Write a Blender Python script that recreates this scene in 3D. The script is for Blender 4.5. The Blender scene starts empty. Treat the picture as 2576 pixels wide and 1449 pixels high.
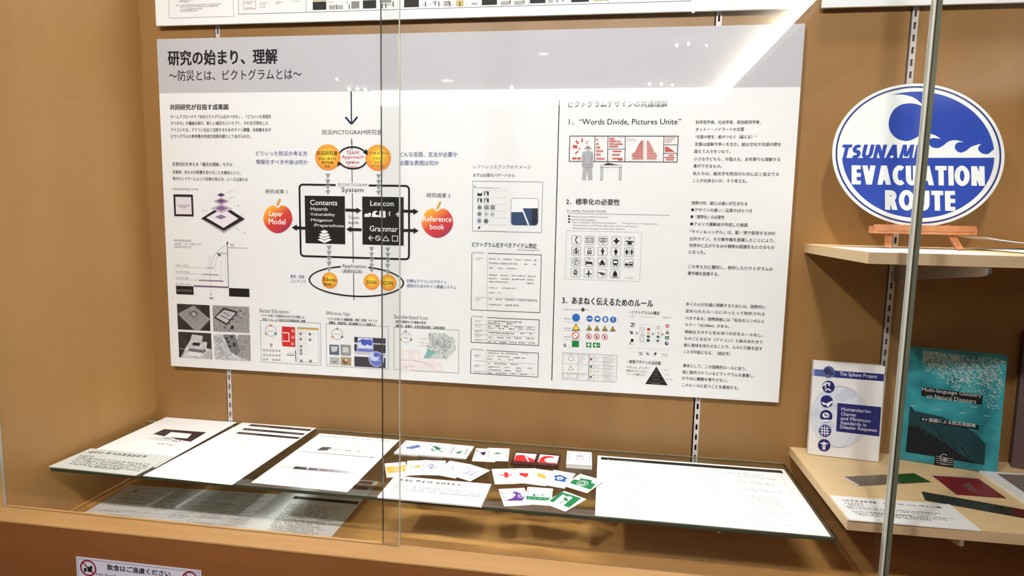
import bpy, bmesh, math, random
from mathutils import Vector, Matrix
from mathutils.geometry import tessellate_polygon

# ------------------------------------------------------------------ camera
SC = bpy.context.scene
F = 1575.5235
CX, CY = 1288.0, 724.5
CAM = Vector((1.139156, -1.505915, 0.417181))
RX = Vector((0.98852208, 0.14978662, 0.01969928))      # camera right
FW = Vector((-0.14658631, 0.98250709, -0.11485758))    # camera forward
UP = Vector((-0.03655881, 0.11065161, 0.99318663))     # camera up
cd = bpy.data.cameras.new('camera'); cam = bpy.data.objects.new('camera', cd)
SC.collection.objects.link(cam); SC.camera = cam
m = Matrix.Identity(4)
for i in range(3):
    m[i][0] = RX[i]; m[i][1] = UP[i]; m[i][2] = -FW[i]; m[i][3] = CAM[i]
cam.matrix_world = m
cd.sensor_fit = 'HORIZONTAL'; cd.sensor_width = 36.0; cd.lens = F / 2576 * 36
cd.clip_start = 0.02; cd.clip_end = 60

# ------------------------------------------------------------------ world, exposure, lamps
vs = SC.view_settings
SC.display_settings.display_device = 'sRGB'
vs.view_transform = 'Standard'; vs.look = 'None'; vs.gamma = 1.0; vs.use_curve_mapping = False
vs.exposure = 0.0
W = bpy.data.worlds.new('room_light'); SC.world = W; W.use_nodes = True
W.node_tree.nodes['Background'].inputs[0].default_value = (0.92, 0.96, 1.0, 1)
W.node_tree.nodes['Background'].inputs[1].default_value = 0.12
SC.cycles.max_bounces = 10; SC.cycles.transparent_max_bounces = 24
SC.cycles.glossy_bounces = 4; SC.cycles.transmission_bounces = 8
SC.cycles.caustics_reflective = False; SC.cycles.caustics_refractive = False
SC.cycles.sample_clamp_indirect = 0.0
SC.cycles.use_denoising = True

def area(name, loc, aim, sx, sy, watts, col, spread=180):
    l = bpy.data.lights.new(name, 'AREA'); l.shape = 'RECTANGLE'; l.size = sx; l.size_y = sy
    l.energy = watts; l.color = col; l.spread = math.radians(spread)
    o = bpy.data.objects.new(name, l); SC.collection.objects.link(o); o.location = loc
    o.rotation_euler = (Vector(aim) - Vector(loc)).to_track_quat('-Z', 'Y').to_euler()
    return o
# ceiling wall-washer lamps in the room, shining down through the glass front
area('ceiling_washer', (0.36, -1.86, 1.49), (0.9, -0.1, 0.0), 0.11, 0.11, 47, (1.0, 0.98, 0.965))
area('ceiling_washer', (1.25, -1.80, 1.49), (1.5, -0.1, 0.0), 0.11, 0.11, 37, (1.0, 0.965, 0.925))
# lamp strip hidden in the head of the case
area('case_strip_lamp', (0.9, -0.215, 1.585), (0.9, -0.215, -0.2), 2.6, 0.06, 6.5, (1.0, 0.98, 0.95), 50)
# added unseen lamp: brightens the right ceiling for its reflection in the glass
area('added_ceiling_fill', (4.2, -4.0, 0.55), (4.2, -4.0, 2.0), 0.6, 3.6, 22, (1.0, 0.90, 0.80), 120)

# ------------------------------------------------------------------ helpers
def lin(c):
    c /= 255.0
    return c / 12.92 if c <= 0.04045 else ((c + 0.055) / 1.055) ** 2.4
def rgb(r, g, b): return (lin(r), lin(g), lin(b), 1)

MATS = {}
def newmat(name):
    mt = bpy.data.materials.new(name); mt.use_nodes = True
    nt = mt.node_tree; b = nt.nodes['Principled BSDF']
    return mt, nt, b
def plain(name, col, rough=0.6, metal=0.0, spec=0.4):
    if name in MATS: return MATS[name]
    mt, nt, b = newmat(name)
    b.inputs['Base Color'].default_value = col; b.inputs['Roughness'].default_value = rough
    b.inputs['Metallic'].default_value = metal; b.inputs['Specular IOR Level'].default_value = spec
    MATS[name] = mt; return mt
def ink(r, g, b):
    return plain('ink_%d_%d_%d' % (r, g, b), rgb(r, g, b), 0.65, 0, 0.25)
def paper(name, col, amt=0.03, rough=0.7):
    if name in MATS: return MATS[name]
    mt, nt, b = newmat(name); N = nt.nodes; K = nt.links
    n = N.new('ShaderNodeTexNoise'); n.inputs['Scale'].default_value = 90; n.inputs['Detail'].default_value = 4
    tc = N.new('ShaderNodeTexCoord'); K.new(tc.outputs['Object'], n.inputs['Vector'])
    r = N.new('ShaderNodeValToRGB')
    r.color_ramp.elements[0].color = tuple(x * (1 - amt) for x in col[:3]) + (1,)
    r.color_ramp.elements[1].color = tuple(min(1, x * (1 + amt)) for x in col[:3]) + (1,)
    K.new(n.outputs['Fac'], r.inputs[0]); K.new(r.outputs[0], b.inputs['Base Color'])
    b.inputs['Roughness'].default_value = rough; b.inputs['Specular IOR Level'].default_value = 0.3
    MATS[name] = mt; return mt
def wood(name, c0, c1, scale=(1, 1, 1), grain=6.0, rough=0.5, fine=0.25, bump=0.02):
    """wood veneer: long streaks along the axis given a small scale"""
    if name in MATS: return MATS[name]
    mt, nt, b = newmat(name); N = nt.nodes; K = nt.links
    tc = N.new('ShaderNodeTexCoord'); mp = N.new('ShaderNodeMapping')
    g = N.new('ShaderNodeNewGeometry')
    mp.inputs['Scale'].default_value = scale; K.new(g.outputs['Position'], mp.inputs['Vector'])
    n1 = N.new('ShaderNodeTexNoise'); n1.inputs['Scale'].default_value = grain; n1.inputs['Detail'].default_value = 5
    n1.inputs['Roughness'].default_value = 0.6; n1.inputs['Distortion'].default_value = 0.4
    K.new(mp.outputs[0], n1.inputs['Vector'])
    n2 = N.new('ShaderNodeTexNoise'); n2.inputs['Scale'].default_value = grain * 14; n2.inputs['Detail'].default_value = 3
    K.new(mp.outputs[0], n2.inputs['Vector'])
    mx = N.new('ShaderNodeMix'); mx.data_type = 'FLOAT'; mx.inputs[0].default_value = fine
    K.new(n1.outputs['Fac'], mx.inputs[2]); K.new(n2.outputs['Fac'], mx.inputs[3])
    r = N.new('ShaderNodeValToRGB'); r.color_ramp.elements[0].position = 0.3; r.color_ramp.elements[1].position = 0.7
    r.color_ramp.elements[0].color = c0; r.color_ramp.elements[1].color = c1
    K.new(mx.outputs[0], r.inputs[0]); K.new(r.outputs[0], b.inputs['Base Color'])
    bp = N.new('ShaderNodeBump'); bp.inputs['Strength'].default_value = 0.3; bp.inputs['Distance'].default_value = bump * 0.02
    K.new(n2.outputs['Fac'], bp.inputs['Height']); K.new(bp.outputs[0], b.inputs['Normal'])
    b.inputs['Roughness'].default_value = rough
    MATS[name] = mt; return mt
def emit(name, col, s):
    if name in MATS: return MATS[name]
    mt, nt, b = newmat(name)
    b.inputs['Base Color'].default_value = (0.8, 0.8, 0.8, 1)
    b.inputs['Emission Color'].default_value = col; b.inputs['Emission Strength'].default_value = s
    MATS[name] = mt; return mt
def glass_face(name, tint, boost=1.0):
    """clear float glass seen from either side: light passes straight on, the rest is mirrored"""
    mt = bpy.data.materials.new(name); mt.use_nodes = True; nt = mt.node_tree; N = nt.nodes; K = nt.links
    N.clear(); out = N.new('ShaderNodeOutputMaterial')
    t = N.new('ShaderNodeBsdfTransparent'); t.inputs[0].default_value = tint
    g = N.new('ShaderNodeBsdfGlossy'); g.inputs['Roughness'].default_value = 0.0
    g.inputs['Color'].default_value = (1, 1, 1, 1)
    lw = N.new('ShaderNodeFresnel'); lw.inputs['IOR'].default_value = 1.5
    gm = N.new('ShaderNodeNewGeometry')
    # same reflectance on the face where light leaves the pane
    mi = N.new('ShaderNodeMix'); mi.data_type = 'FLOAT'
    v = N.new('ShaderNodeValue'); v.outputs[0].default_value = 1.5
    d = N.new('ShaderNodeValue'); d.outputs[0].default_value = 1 / 1.5
    K.new(gm.outputs['Backfacing'], mi.inputs[0]); K.new(v.outputs[0], mi.inputs[2]); K.new(d.outputs[0], mi.inputs[3])
    K.new(mi.outputs[0], lw.inputs['IOR'])
    mul = N.new('ShaderNodeMath'); mul.operation = 'MULTIPLY'; mul.inputs[1].default_value = boost; mul.use_clamp = True
    K.new(lw.outputs[0], mul.inputs[0])
    mx = N.new('ShaderNodeMixShader'); K.new(mul.outputs[0], mx.inputs[0]); K.new(t.outputs[0], mx.inputs[1]); K.new(g.outputs[0], mx.inputs[2])
    K.new(mx.outputs[0], out.inputs[0])
    return mt

# colours
M_WALL = wood('beech_veneer', rgb(184, 139, 80), rgb(198, 152, 92), (3.5, 3.5, 0.5), 2.6, 0.45, 0.2)
M_SIDE = M_WALL
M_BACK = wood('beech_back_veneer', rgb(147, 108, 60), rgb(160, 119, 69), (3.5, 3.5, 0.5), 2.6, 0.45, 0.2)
M_FLOORW = wood('beech_veneer_base', rgb(176, 126, 66), rgb(208, 160, 96), (0.6, 5, 5), 3.4, 0.3, 0.25)
M_SILL = wood('beech_sill', rgb(184, 138, 84), rgb(200, 155, 100), (0.8, 6, 6), 6, 0.5, 0.35)
M_FRONT = wood('stained_front', rgb(128, 76, 36), rgb(142, 88, 46), (0.7, 4, 4), 4, 0.5, 0.3)
M_SHELF = wood('pale_maple', rgb(224, 192, 142), rgb(236, 208, 160), (0.8, 5, 5), 7, 0.5, 0.45)
M_SHELFE = wood('pale_maple_edge', rgb(190, 160, 125), rgb(205, 176, 140), (1.0, 6, 8), 9, 0.5, 0.45)
M_PAPER = paper('white_paper', (0.86, 0.86, 0.85, 1))
M_BOARD = paper('poster_board', (0.82, 0.83, 0.845, 1), 0.015, 0.5)
M_BLK = plain('dark_gap', rgb(22, 14, 12), 0.8)
M_RAIL = plain('rail_metal', rgb(214, 206, 202), 0.4, 0.15)
M_CHROME = plain('bracket_metal', rgb(200, 198, 196), 0.22, 0.9)
M_GLASS = glass_face('case_glass', (0.985, 0.99, 0.985, 1))
M_SHG = glass_face('shelf_glass', (0.93, 0.965, 0.945, 1))
M_GEDGE = plain('green_glass_edge', rgb(44, 60, 48), 0.12, 0, 0.9)
M_GEDGE2 = plain('bright_glass_edge', rgb(196, 196, 180), 0.15, 0, 0.9)
M_GEDGE3 = plain('dark_glass_edge', rgb(60, 56, 46), 0.15, 0, 0.9)

def mesh_obj(name, verts, faces, mats, parent=None, midx=None, smooth=False):
    me = bpy.data.meshes.new(name); me.from_pydata([tuple(v) for v in verts], [], faces)
    if not isinstance(mats, (list, tuple)): mats = [mats]
    for q in mats: me.materials.append(q)
    if midx:
        for p, i in zip(me.polygons, midx): p.material_index = i
    if smooth:
        for p in me.polygons: p.use_smooth = True
    me.update()
    o = bpy.data.objects.new(name, me); SC.collection.objects.link(o)
    if parent: o.parent = parent; o.matrix_parent_inverse = Matrix.Translation(-parent.location)
    return o
BOXF = [(0, 3, 2, 1), (4, 5, 6, 7), (0, 1, 5, 4), (1, 2, 6, 5), (2, 3, 7, 6), (3, 0, 4, 7)]
def boxv(x0, x1, y0, y1, z0, z1):
    return [(x0, y0, z0), (x1, y0, z0), (x1, y1, z0), (x0, y1, z0), (x0, y0, z1), (x1, y0, z1), (x1, y1, z1), (x0, y1, z1)]
def box(name, x0, x1, y0, y1, z0, z1, mat, parent=None, bevel=0.0, midx=None):
    o = mesh_obj(name, boxv(x0, x1, y0, y1, z0, z1), BOXF, mat, parent, midx)
    if bevel:
        b = o.modifiers.new('bevel', 'BEVEL'); b.width = bevel; b.segments = 2; b.limit_method = 'ANGLE'
    return o
class Solid:
    """collects boxes and prisms into one mesh"""
    def __init__(s): s.v = []; s.f = []; s.m = []
    def box(s, x0, x1, y0, y1, z0, z1, mi=0):
        n = len(s.v); s.v += boxv(x0, x1, y0, y1, z0, z1); s.f += [tuple(i + n for i in f) for f in BOXF]; s.m += [mi] * 6
    def obox(s, c, ax, ay, az, mi=0):
        """oriented box: centre + three half axis vectors"""
        n = len(s.v); c = Vector(c)
        for (i, j, k) in [(-1, -1, -1), (1, -1, -1), (1, 1, -1), (-1, 1, -1), (-1, -1, 1), (1, -1, 1), (1, 1, 1), (-1, 1, 1)]:
            s.v.append(tuple(c + ax * i + ay * j + az * k))
        s.f += [tuple(i + n for i in f) for f in BOXF]; s.m += [mi] * 6
    def bar(s, a, b, w, t, up=Vector((0, 0, 1)), mi=0):
        a = Vector(a); b = Vector(b); d = (b - a); L = d.length; d.normalize()
        x = d.cross(up).normalized(); y = x.cross(d).normalized()
        s.obox((a + b) / 2, x * (w / 2), d * (L / 2), y * (t / 2), mi)
    def build(s, name, mats, parent=None, bevel=0):
        o = mesh_obj(name, s.v, s.f, mats, parent, s.m)
        if bevel:
            b = o.modifiers.new('bevel', 'BEVEL'); b.width = bevel; b.segments = 2; b.limit_method = 'ANGLE'
        return o
def empty(name, loc=(0, 0, 0)):
    o = bpy.data.objects.new(name, None); SC.collection.objects.link(o); o.location = loc; o.empty_display_size = 0.05
    return o
def tag(o, label, cat, group=None):
    o['label'] = label; o['category'] = cat
    if group: o['group'] = group
    return o
def settle(root):
    pass

def ray(x, y): return FW + RX * ((x - CX) / F) - UP * ((y - CY) / F)
def at(x, y, axis, val):
    d = ray(x, y); return CAM + d * ((val - CAM[axis]) / d[axis])
def toscreen(P):
    d = Vector(P) - CAM; w = d.dot(FW); return CX + F * d.dot(RX) / w, CY - F * d.dot(UP) / w

# ------------------------------------------------------------------ the printing press
TXT = {}
def glyphs(s, bold):
    k = (s, bold)
    if k not in TXT:
        c = bpy.data.curves.new('t', 'FONT'); c.body = s; c.resolution_u = 2
        o = bpy.data.objects.new('t', c); SC.collection.objects.link(o)
        bpy.context.view_layer.update()
        me = bpy.data.meshes.new_from_object(o.evaluated_get(bpy.context.evaluated_depsgraph_get()))
        vv = [(v.co.x, v.co.y) for v in me.vertices]; ff = [tuple(p.vertices) for p in me.polygons]
        bpy.data.objects.remove(o); bpy.data.curves.remove(c); bpy.data.meshes.remove(me)
        xs = [v[0] for v in vv]; ys = [v[1] for v in vv]
        TXT[k] = (vv, ff, min(xs), max(xs), min(ys), max(ys))
    return TXT[k]

class Sheet:
    """a flat printed surface: origin, unit right U, unit down V; prints lie just above it"""
    def __init__(s, O, U, V, parent, lift=0.0001):
        s.O = Vector(O); s.U = Vector(U).normalized(); s.V = Vector(V); s.V = (s.V - s.U * s.V.dot(s.U)).normalized()
        s.N = s.V.cross(s.U).normalized()      # towards the viewer
        s.parent = parent; s.lift = lift; s.o = (0, 0, 1); s.b = None
    def zoom(s, ox, oy, sc): s.o = (ox, oy, sc)
    def p(s, x, y):
        ox, oy, sc = s.o; d = ray(ox + x / sc, oy + y / sc)
        t = (s.O - CAM).dot(s.N) / d.dot(s.N); P = CAM + d * t - s.O
        return P.dot(s.U), P.dot(s.V)
    def scr(s, a, b):
        x, y = toscreen(s.O + s.U * a + s.V * b); ox, oy, sc = s.o
        return (x - ox) * sc, (y - oy) * sc
    def unit(s, x, y):
        a = s.p(x, y); b = s.p(x + 2, y); c = s.p(x, y + 2)
        return math.dist(a, b) / 2, math.dist(a, c) / 2
    # batches -------------------------------------------------
    def begin(s, name, label=None): s.b = dict(name=name, v=[], f=[], m=[], mats=[], label=label)
    def end(s):
        b = s.b; s.b = None
        if not b or not b['f']: return None
        o = mesh_obj(b['name'], b['v'], b['f'], b['mats'], s.parent, b['m'])
        if b['label']: o['label'] = b['label']
        return o
    def _mi(s, col):
        mt = col if isinstance(col, bpy.types.Material) else ink(*col)
        L = s.b['mats']
        if mt not in L: L.append(mt)
        return L.index(mt)
    def poly2(s, pts, col, lay=1):
        """polygon in sheet metres"""
        n = len(s.b['v']); s.b['k'] = s.b.get('k', 0) + 1; h = s.lift + lay * 0.00007 + (s.b['k'] % 11) * 0.000005
        s.b['v'] += [s.O + s.U * a + s.V * b_ + s.N * h for a, b_ in pts]
        mi = s._mi(col)
        if len(pts) <= 3: tris = [tuple(range(len(pts)))]
        else: tris = tessellate_polygon([[Vector((a, b_, 0)) for a, b_ in pts]])
        for t in tris:
            a, b_, c = [pts[i] for i in t]
            cr = (b_[0] - a[0]) * (c[1] - a[1]) - (b_[1] - a[1]) * (c[0] - a[0])
            t = tuple(t) if cr < 0 else tuple(reversed(t))
            s.b['f'].append(tuple(i + n for i in t)); s.b['m'].append(mi)
    def P(s, pts, col, lay=1): s.poly2([s.p(*q) for q in pts], col, lay)
    def R(s, x0, y0, x1, y1, col, lay=1):
        a0, b0 = s.p(x0, y0); a1, b1 = s.p(x1, y1); s.poly2([(a0, b0), (a1, b0), (a1, b1), (a0, b1)], col, lay)
    def L(s, x0, y0, x1, y1, w, col, lay=1):
        s.line2(s.p(x0, y0), s.p(x1, y1), w * s.unit(x0, y0)[0], col, lay)
    def line2(s, a, b, w, col, lay=1):
        dx, dy = b[0] - a[0], b[1] - a[1]; L = math.hypot(dx, dy) or 1e-9; nx, ny = -dy / L * w / 2, dx / L * w / 2
        s.poly2([(a[0] + nx, a[1] + ny), (b[0] + nx, b[1] + ny), (b[0] - nx, b[1] - ny), (a[0] - nx, a[1] - ny)], col, lay)
    def PL(s, pts, w, col, lay=1):
        for i in range(len(pts) - 1): s.L(*pts[i], *pts[i + 1], w, col, lay)
    def H(s, x0, y0, x1, w, col, lay=1):
        """line parallel to the sheet's top edge"""
        a, b = s.p(x0, y0); a1 = s.colx(x1, b, y0)
        s.line2((a, b), (a1, b), w * s.unit(x0, y0)[1], col, lay)
    def colx(s, x1, b, y0):
        y = y0; a1 = 0
        for _ in range(3):
            a1 = s.p(x1, y)[0]; y = s.scr(a1, b)[1]
        return a1
    def FR(s, x0, y0, x1, y1, w, col, lay=1, r=0):
        a0, b0 = s.p(x0, y0); a1, b1 = s.p(x1, y1); t = w * s.unit(x0, y0)[0] / 2
        if r:
            r *= s.unit(x0, y0)[0]; s.ring2(rr(a0 - t, b0 - t, a1 + t, b1 + t, r + t), rr(a0 + t, b0 + t, a1 - t, b1 - t, max(r - t, 1e-5)), col, lay); return
        s.ring2([(a0 - t, b0 - t), (a1 + t, b0 - t), (a1 + t, b1 + t), (a0 - t, b1 + t)],
                [(a0 + t, b0 + t), (a1 - t, b0 + t), (a1 - t, b1 - t), (a0 + t, b1 - t)], col, lay)
    def RR(s, x0, y0, x1, y1, r, col, lay=1):
        a0, b0 = s.p(x0, y0); a1, b1 = s.p(x1, y1); s.poly2(rr(a0, b0, a1, b1, r * s.unit(x0, y0)[0]), col, lay)
    def ring2(s, A, B, col, lay=1):
        n = len(s.b['v']); h = s.lift + lay * 0.00007; k = len(A); mi = s._mi(col)
        s.b['v'] += [s.O + s.U * a + s.V * b_ + s.N * h for a, b_ in A + B]
        for i in range(k):
            j = (i + 1) % k; s.b['f'].append((n + j, n + i, n + k + i, n + k + j)); s.b['m'].append(mi)
    def C(s, x, y, rx, col, lay=1, ry=None, n=24):
        a, b = s.p(x, y); ux, uy = s.unit(x, y); ry = ry if ry else rx
        s.poly2([(a + rx * ux * math.cos(t), b + ry * uy * math.sin(t)) for t in [2 * math.pi * i / n for i in range(n)]], col, lay)
    def O_(s, x, y, rx, w, col, lay=1, ry=None, n=40, a0=0, a1=360):
        a, b = s.p(x, y); ux, uy = s.unit(x, y); ry = ry if ry else rx
        def e(d, t): return (a + (rx + d) * ux * math.cos(t), b + (ry + d) * uy * math.sin(t))
        ts = [math.radians(a0 + (a1 - a0) * i / n) for i in range(n + 1)]
        for i in range(n):
            s.poly2([e(w / 2, ts[i]), e(w / 2, ts[i + 1]), e(-w / 2, ts[i + 1]), e(-w / 2, ts[i])], col, lay)
    def T(s, txt, x0, x1, yc, h, col=(28, 24, 26), bold=0.0, lay=2, shear=0.0):
        """text whose inked box runs x0..x1, centred on yc at its left end, h tall"""
        a0, b = s.p(x0, yc); a1 = s.colx(x1, b, yc); hh = h * s.unit(x0, yc)[1]
        s.text2(txt, a0, a1, b - hh / 2, b + hh / 2, col, bold, lay, shear)
    def text2(s, txt, a0, a1, t0, t1, col, bold=0.0, lay=2, shear=0.0):
        vv, ff, x0, x1, y0, y1 = glyphs(txt, 0)
        mi = s._mi(col); hh = t1 - t0; bw = bold * 1.25 * hh
        shifts = [(0, 0)] if not bold else [(-bw, -bw * .6), (bw, -bw * .6), (-bw, bw * .6), (bw, bw * .6)] + ([(0, 0)] if bold > .03 else [])
        for q, (du, dv) in enumerate(shifts):
            n = len(s.b['v']); h_ = s.lift + lay * 0.00007 + q * 0.000006
            for (x, y) in vv:
                fy = (y - y0) / (y1 - y0); a = a0 + bw + (x - x0) / (x1 - x0) * (a1 - a0 - 2 * bw) + shear * hh * (fy - 0.5); b = t1 - fy * hh
                s.b['v'].append(s.O + s.U * (a + du) + s.V * (b + dv) + s.N * h_)
            for f in ff: s.b['f'].append(tuple(i + n for i in f)); s.b['m'].append(mi)
    def G(s, x0, y0, x1, h, col=(90, 88, 92), lay=2, dens=0.8, seed=None, w=0.1):
        """one line of print too small to read: little strokes in words"""
        a, b = s.p(x0, y0); a1 = s.colx(x1, b, y0); hh = h * s.unit(x0, y0)[1]
        s.greek(a, a1, b, hh, col, lay, dens, seed, w)
    def greek(s, a, a1, b, hh, col, lay=2, dens=0.8, seed=None, w=0.1):
        rd = random.Random(seed if seed is not None else int(a * 9e4) * 31 + int(b * 9e4))
        x = a; cell = hh * 0.95; k = 0
        while x < a1 - cell * 0.6:
            if rd.random() < min(1, dens + .1):
                for _ in range(rd.choice((4, 5, 6))):
                    if rd.random() < 0.5:
                        yy = b + hh * rd.uniform(-.42, .42); s.line2((x + cell * rd.uniform(0, .2), yy), (x + cell * rd.uniform(.6, .9), yy), hh * w, col, lay)
                    else:
                        xx = x + cell * rd.uniform(.1, .8); s.line2((xx, b - hh * rd.uniform(.2, .48)), (xx + cell * rd.uniform(-.15, .15), b + hh * rd.uniform(.2, .48)), hh * w, col, lay)
            x += cell * (1.0 if rd.random() < 0.93 else 1.5)
def rr(a0, b0, a1, b1, r, n=5):
    out = []
    for cx, cy, s0 in ((a1 - r, b0 + r, -90), (a1 - r, b1 - r, 0), (a0 + r, b1 - r, 90), (a0 + r, b0 + r, 180)):
        for i in range(n + 1):
            t = math.radians(s0 + 90 * i / n); out.append((cx + r * math.cos(t), cy + r * math.sin(t)))
    return out

# ------------------------------------------------------------------ the room
def struct(o): o['kind'] = 'structure'; return o
M_CEIL = paper('ceiling_paint', (0.50, 0.50, 0.49, 1), 0.02, 0.8)
M_ROOMW = paper('room_wall_paint', (0.20, 0.17, 0.14, 1), 0.05, 0.8)
M_ROOMF = paper('room_floor_carpet', (0.07, 0.06, 0.055, 1), 0.1, 0.9)
ZL, ZT = 1.50, 1.66
TX0, TX1, TYF, TYN = -4.6, 2.17, -5.69, -2.0
s = Solid()
s.box(-5.0, TX0, -8.0, -0.52, ZL, ZL + .06); s.box(TX1, 2.85, -8.0, -0.52, ZL, ZL + .06)
s.box(TX0, TX1, -8.0, TYF, ZL, ZL + .06); s.box(TX0, TX1, TYN, -0.52, ZL, ZL + .06)
struct(s.build('ceiling', M_CEIL))
struct(box('ceiling', 2.85, 5.5, -8.0, -0.52, ZL + .05, ZL + .11, paper('ceiling_brightened', (0.8, 0.79, 0.77, 1), 0.02, 0.8)))  # lighter colour put in to brighten this ceiling's reflection
s = Solid(); s.box(-5.0, 2.6, -6.2, -1.7, ZT, ZT + .05)
s.box(2.50, 2.55, -6.2, -1.7, ZL + .06, ZT); s.box(-5.0, TX1, TYN + .02, TYN + .07, ZL + .06, ZT); s.box(-4.9, -4.85, TYF, TYN, ZL + .06, ZT)
struct(s.build('trim_1', M_CEIL))
# lit cove: upright face of the tray's far side, and the lamp strip lying behind its right lip
s = Solid(); s.box(-1.30, TX1 + .03, TYF - .02, TYF + .005, ZL + .004, ZT - .002)
cv = empty('cove_light', (0.4, TYF, ZL)); s.build('diffuser', emit('cove_glow', (1.0, 0.92, 0.78, 1), 4.5), cv); settle(cv)
tag(cv, 'long warm ceiling cove light running parallel to the glass front', 'cove light')
s = Solid(); s.box(TX1 + .03, TX1 + .06, TYF, TYN, ZL + .06, ZL + .072)
cv = empty('cove_light', (TX1, -3.8, ZL)); s.build('diffuser', emit('cove_glow_side', (1.0, 0.88, 0.70, 1), 190.0), cv); settle(cv)
tag(cv, 'warm cove light strip hidden behind the right lip of the ceiling tray', 'cove light')
struct(box('floor', -5.0, 5.5, -8.0, 0.4, -1.16, -1.10, M_ROOMF))
struct(box('wall_rear', -5.0, 5.5, -8.06, -8.0, -1.10, 1.7, M_ROOMW))
struct(box('wall_left', -5.06, -5.0, -8.0, -0.5, -1.10, 1.7, M_ROOMW))
struct(box('wall_right', 5.5, 5.56, -8.0, -0.5, -1.10, 1.7, M_ROOMW))
struct(box('wall_front', -5.0, 5.5, 0.30, 0.36, -1.10, 2.3, M_ROOMW))

# small ceiling spotlights, as mirrored in the glass
def reflected(x, y, zc, yg=-0.451):
    d = ray(x, y); Pp = CAM + d * ((yg - CAM.y) / d.y); d2 = Vector((d.x, -d.y, d.z)); return Pp + d2 * ((zc - Pp.z) / d2.z)
M_LAMP = emit('lamp_glow', (1.0, 0.97, 0.92, 1), 30.0)
spots = [(1703, 112, .045), (1733, 108, .04), (1778, 113, .03), (1287, 218, .06), (1634, 211, .055), (1664, 211, .05), (1692, 213, .045),
         (878, 224, .06), (899, 224, .06), (919, 225, .06), (847, 199, .04), (1745, 26, .035), (951, 48, .02)]
spot_labels = ['larger upper dot of mirrored light, left of three in the heading band', 'slanted middle dot of three mirrored lights in the heading band', 'smallest right dot of three mirrored lights in the heading band',
               'single mirrored light dot left of the black dividing line', 'left dot of three mirrored lights above the bright band', 'middle dot of three mirrored lights above the bright band', 'right dot of three mirrored lights above the bright band',
               'mirrored light dot right beside the top of the long arrow', 'mirrored light dot between the long arrow and the glass edge', 'mirrored light dot next to the left end of the bright band', 'tiny mirrored light dot above and left of the long arrow',
               'bluish mirrored light sparkle under the upper poster, at the right', 'tiny mirrored sparkle on the glass edge below the upper poster']
M_LAMP2 = emit('lamp_glow_soft', (1.0, 0.97, 0.92, 1), 3.0)
def spotlight(x, y, r, lb, flat_=False):
    P = reflected(x, y, ZT - (0.004 if flat_ else .03))
    root = empty('ceiling_spotlight', P); tag(root, lb, 'spotlight')
    v = []; f = []; n = 12; rows = 6
    for i in range(rows + 1):
        a = math.pi / 2 * i / rows if flat_ else math.pi * i / rows
        rr_ = r * math.sin(a); zz = (r * .12 if flat_ else r) * (-math.cos(a))
        v += [(P.x + rr_ * math.cos(6.2832 * k / n), P.y + rr_ * math.sin(6.2832 * k / n), P.z + zz) for k in range(n)]
    for i in range(rows):
        for k in range(n): f.append((i * n + k, i * n + (k + 1) % n, (i + 1) * n + (k + 1) % n, (i + 1) * n + k))
    mesh_obj('lens', v, f, M_LAMP2 if flat_ else M_LAMP, root, smooth=True)
    q = [(P.x + R_ * math.cos(6.2832 * k / n), P.y + R_ * math.sin(6.2832 * k / n), zz) for R_, zz in ((r * 1.15, ZT - .003), (r * 1.3, ZT - .0005)) for k in range(n)]
    mesh_obj('housing', q, [(k, (k + 1) % n, n + (k + 1) % n, n + k) for k in range(n)], M_CEIL, root)
for (x, y, r), lb in zip(spots, spot_labels): spotlight(x, y, r * .27, lb)
spotlight(1366, 134, .04, 'pale elongated mirrored lamp left of the black dividing line, high in the heading band', True)
spotlight(1124, 202, .06, 'pale elongated mirrored lamp right of the glass edges in the heading band', True)

# ------------------------------------------------------------------ the showcase
LX, RXE = -0.0628, 3.05
FZ, SZ = -0.284, -0.196
GY = -0.451
case = empty('display_case', (1.0, -0.2, FZ))
tag(case, 'long built-in beech veneered showcase with slotted rails behind glass', 'showcase')
rails = [0.1555, 1.3685, 1.7728, 2.9]
g = 0.011
edges = [LX - .02] + rails + [RXE]
for i in range(len(edges) - 1):
    a = edges[i] + (g if i else 0); b = edges[i + 1] - (g * .45 if i < len(edges) - 2 else 0)
    if i: a = edges[i] + .0065
    if i < len(edges) - 2: b = edges[i + 1] - .0095
    box('back_panel', a, b, 0.0, 0.02, FZ, 1.62, M_BACK, case)
box('backing', LX - .02, RXE, 0.0205, 0.03, FZ, 1.62, M_BLK, case)
box('side_panel', LX - .022, LX, GY, -0.0005, FZ, 1.62, M_SIDE, case)['label'] = 'left side panel'
box('side_panel', RXE, RXE + .02, GY, -0.0005, FZ, 1.62, M_SIDE, case)['label'] = 'right side panel'
box('base_panel', LX, RXE, GY + .01, -0.0005, FZ - .02, FZ, M_FLOORW, case)
s = Solid(); s.box(-1.2, 5.4, -0.50, GY + .01, SZ - .003, SZ)
s.build('sill', M_SILL, case)
box('front_panel', -1.2, 5.4, -0.499, GY + .009, -1.10, SZ - .0031, M_FRONT, case)
box('end_panel', -1.2, LX - .0225, GY - .001, GY + .03, SZ, 1.62, plain('dark_end', rgb(60, 30, 22), .6), case)
s = Solid(); s.box(-1.2, 5.4, -0.52, -0.44, 1.45, 1.62); s.box(LX, RXE, -0.44, 0, 1.60, 1.62); s.build('head_panel', M_WALL, case)
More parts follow.
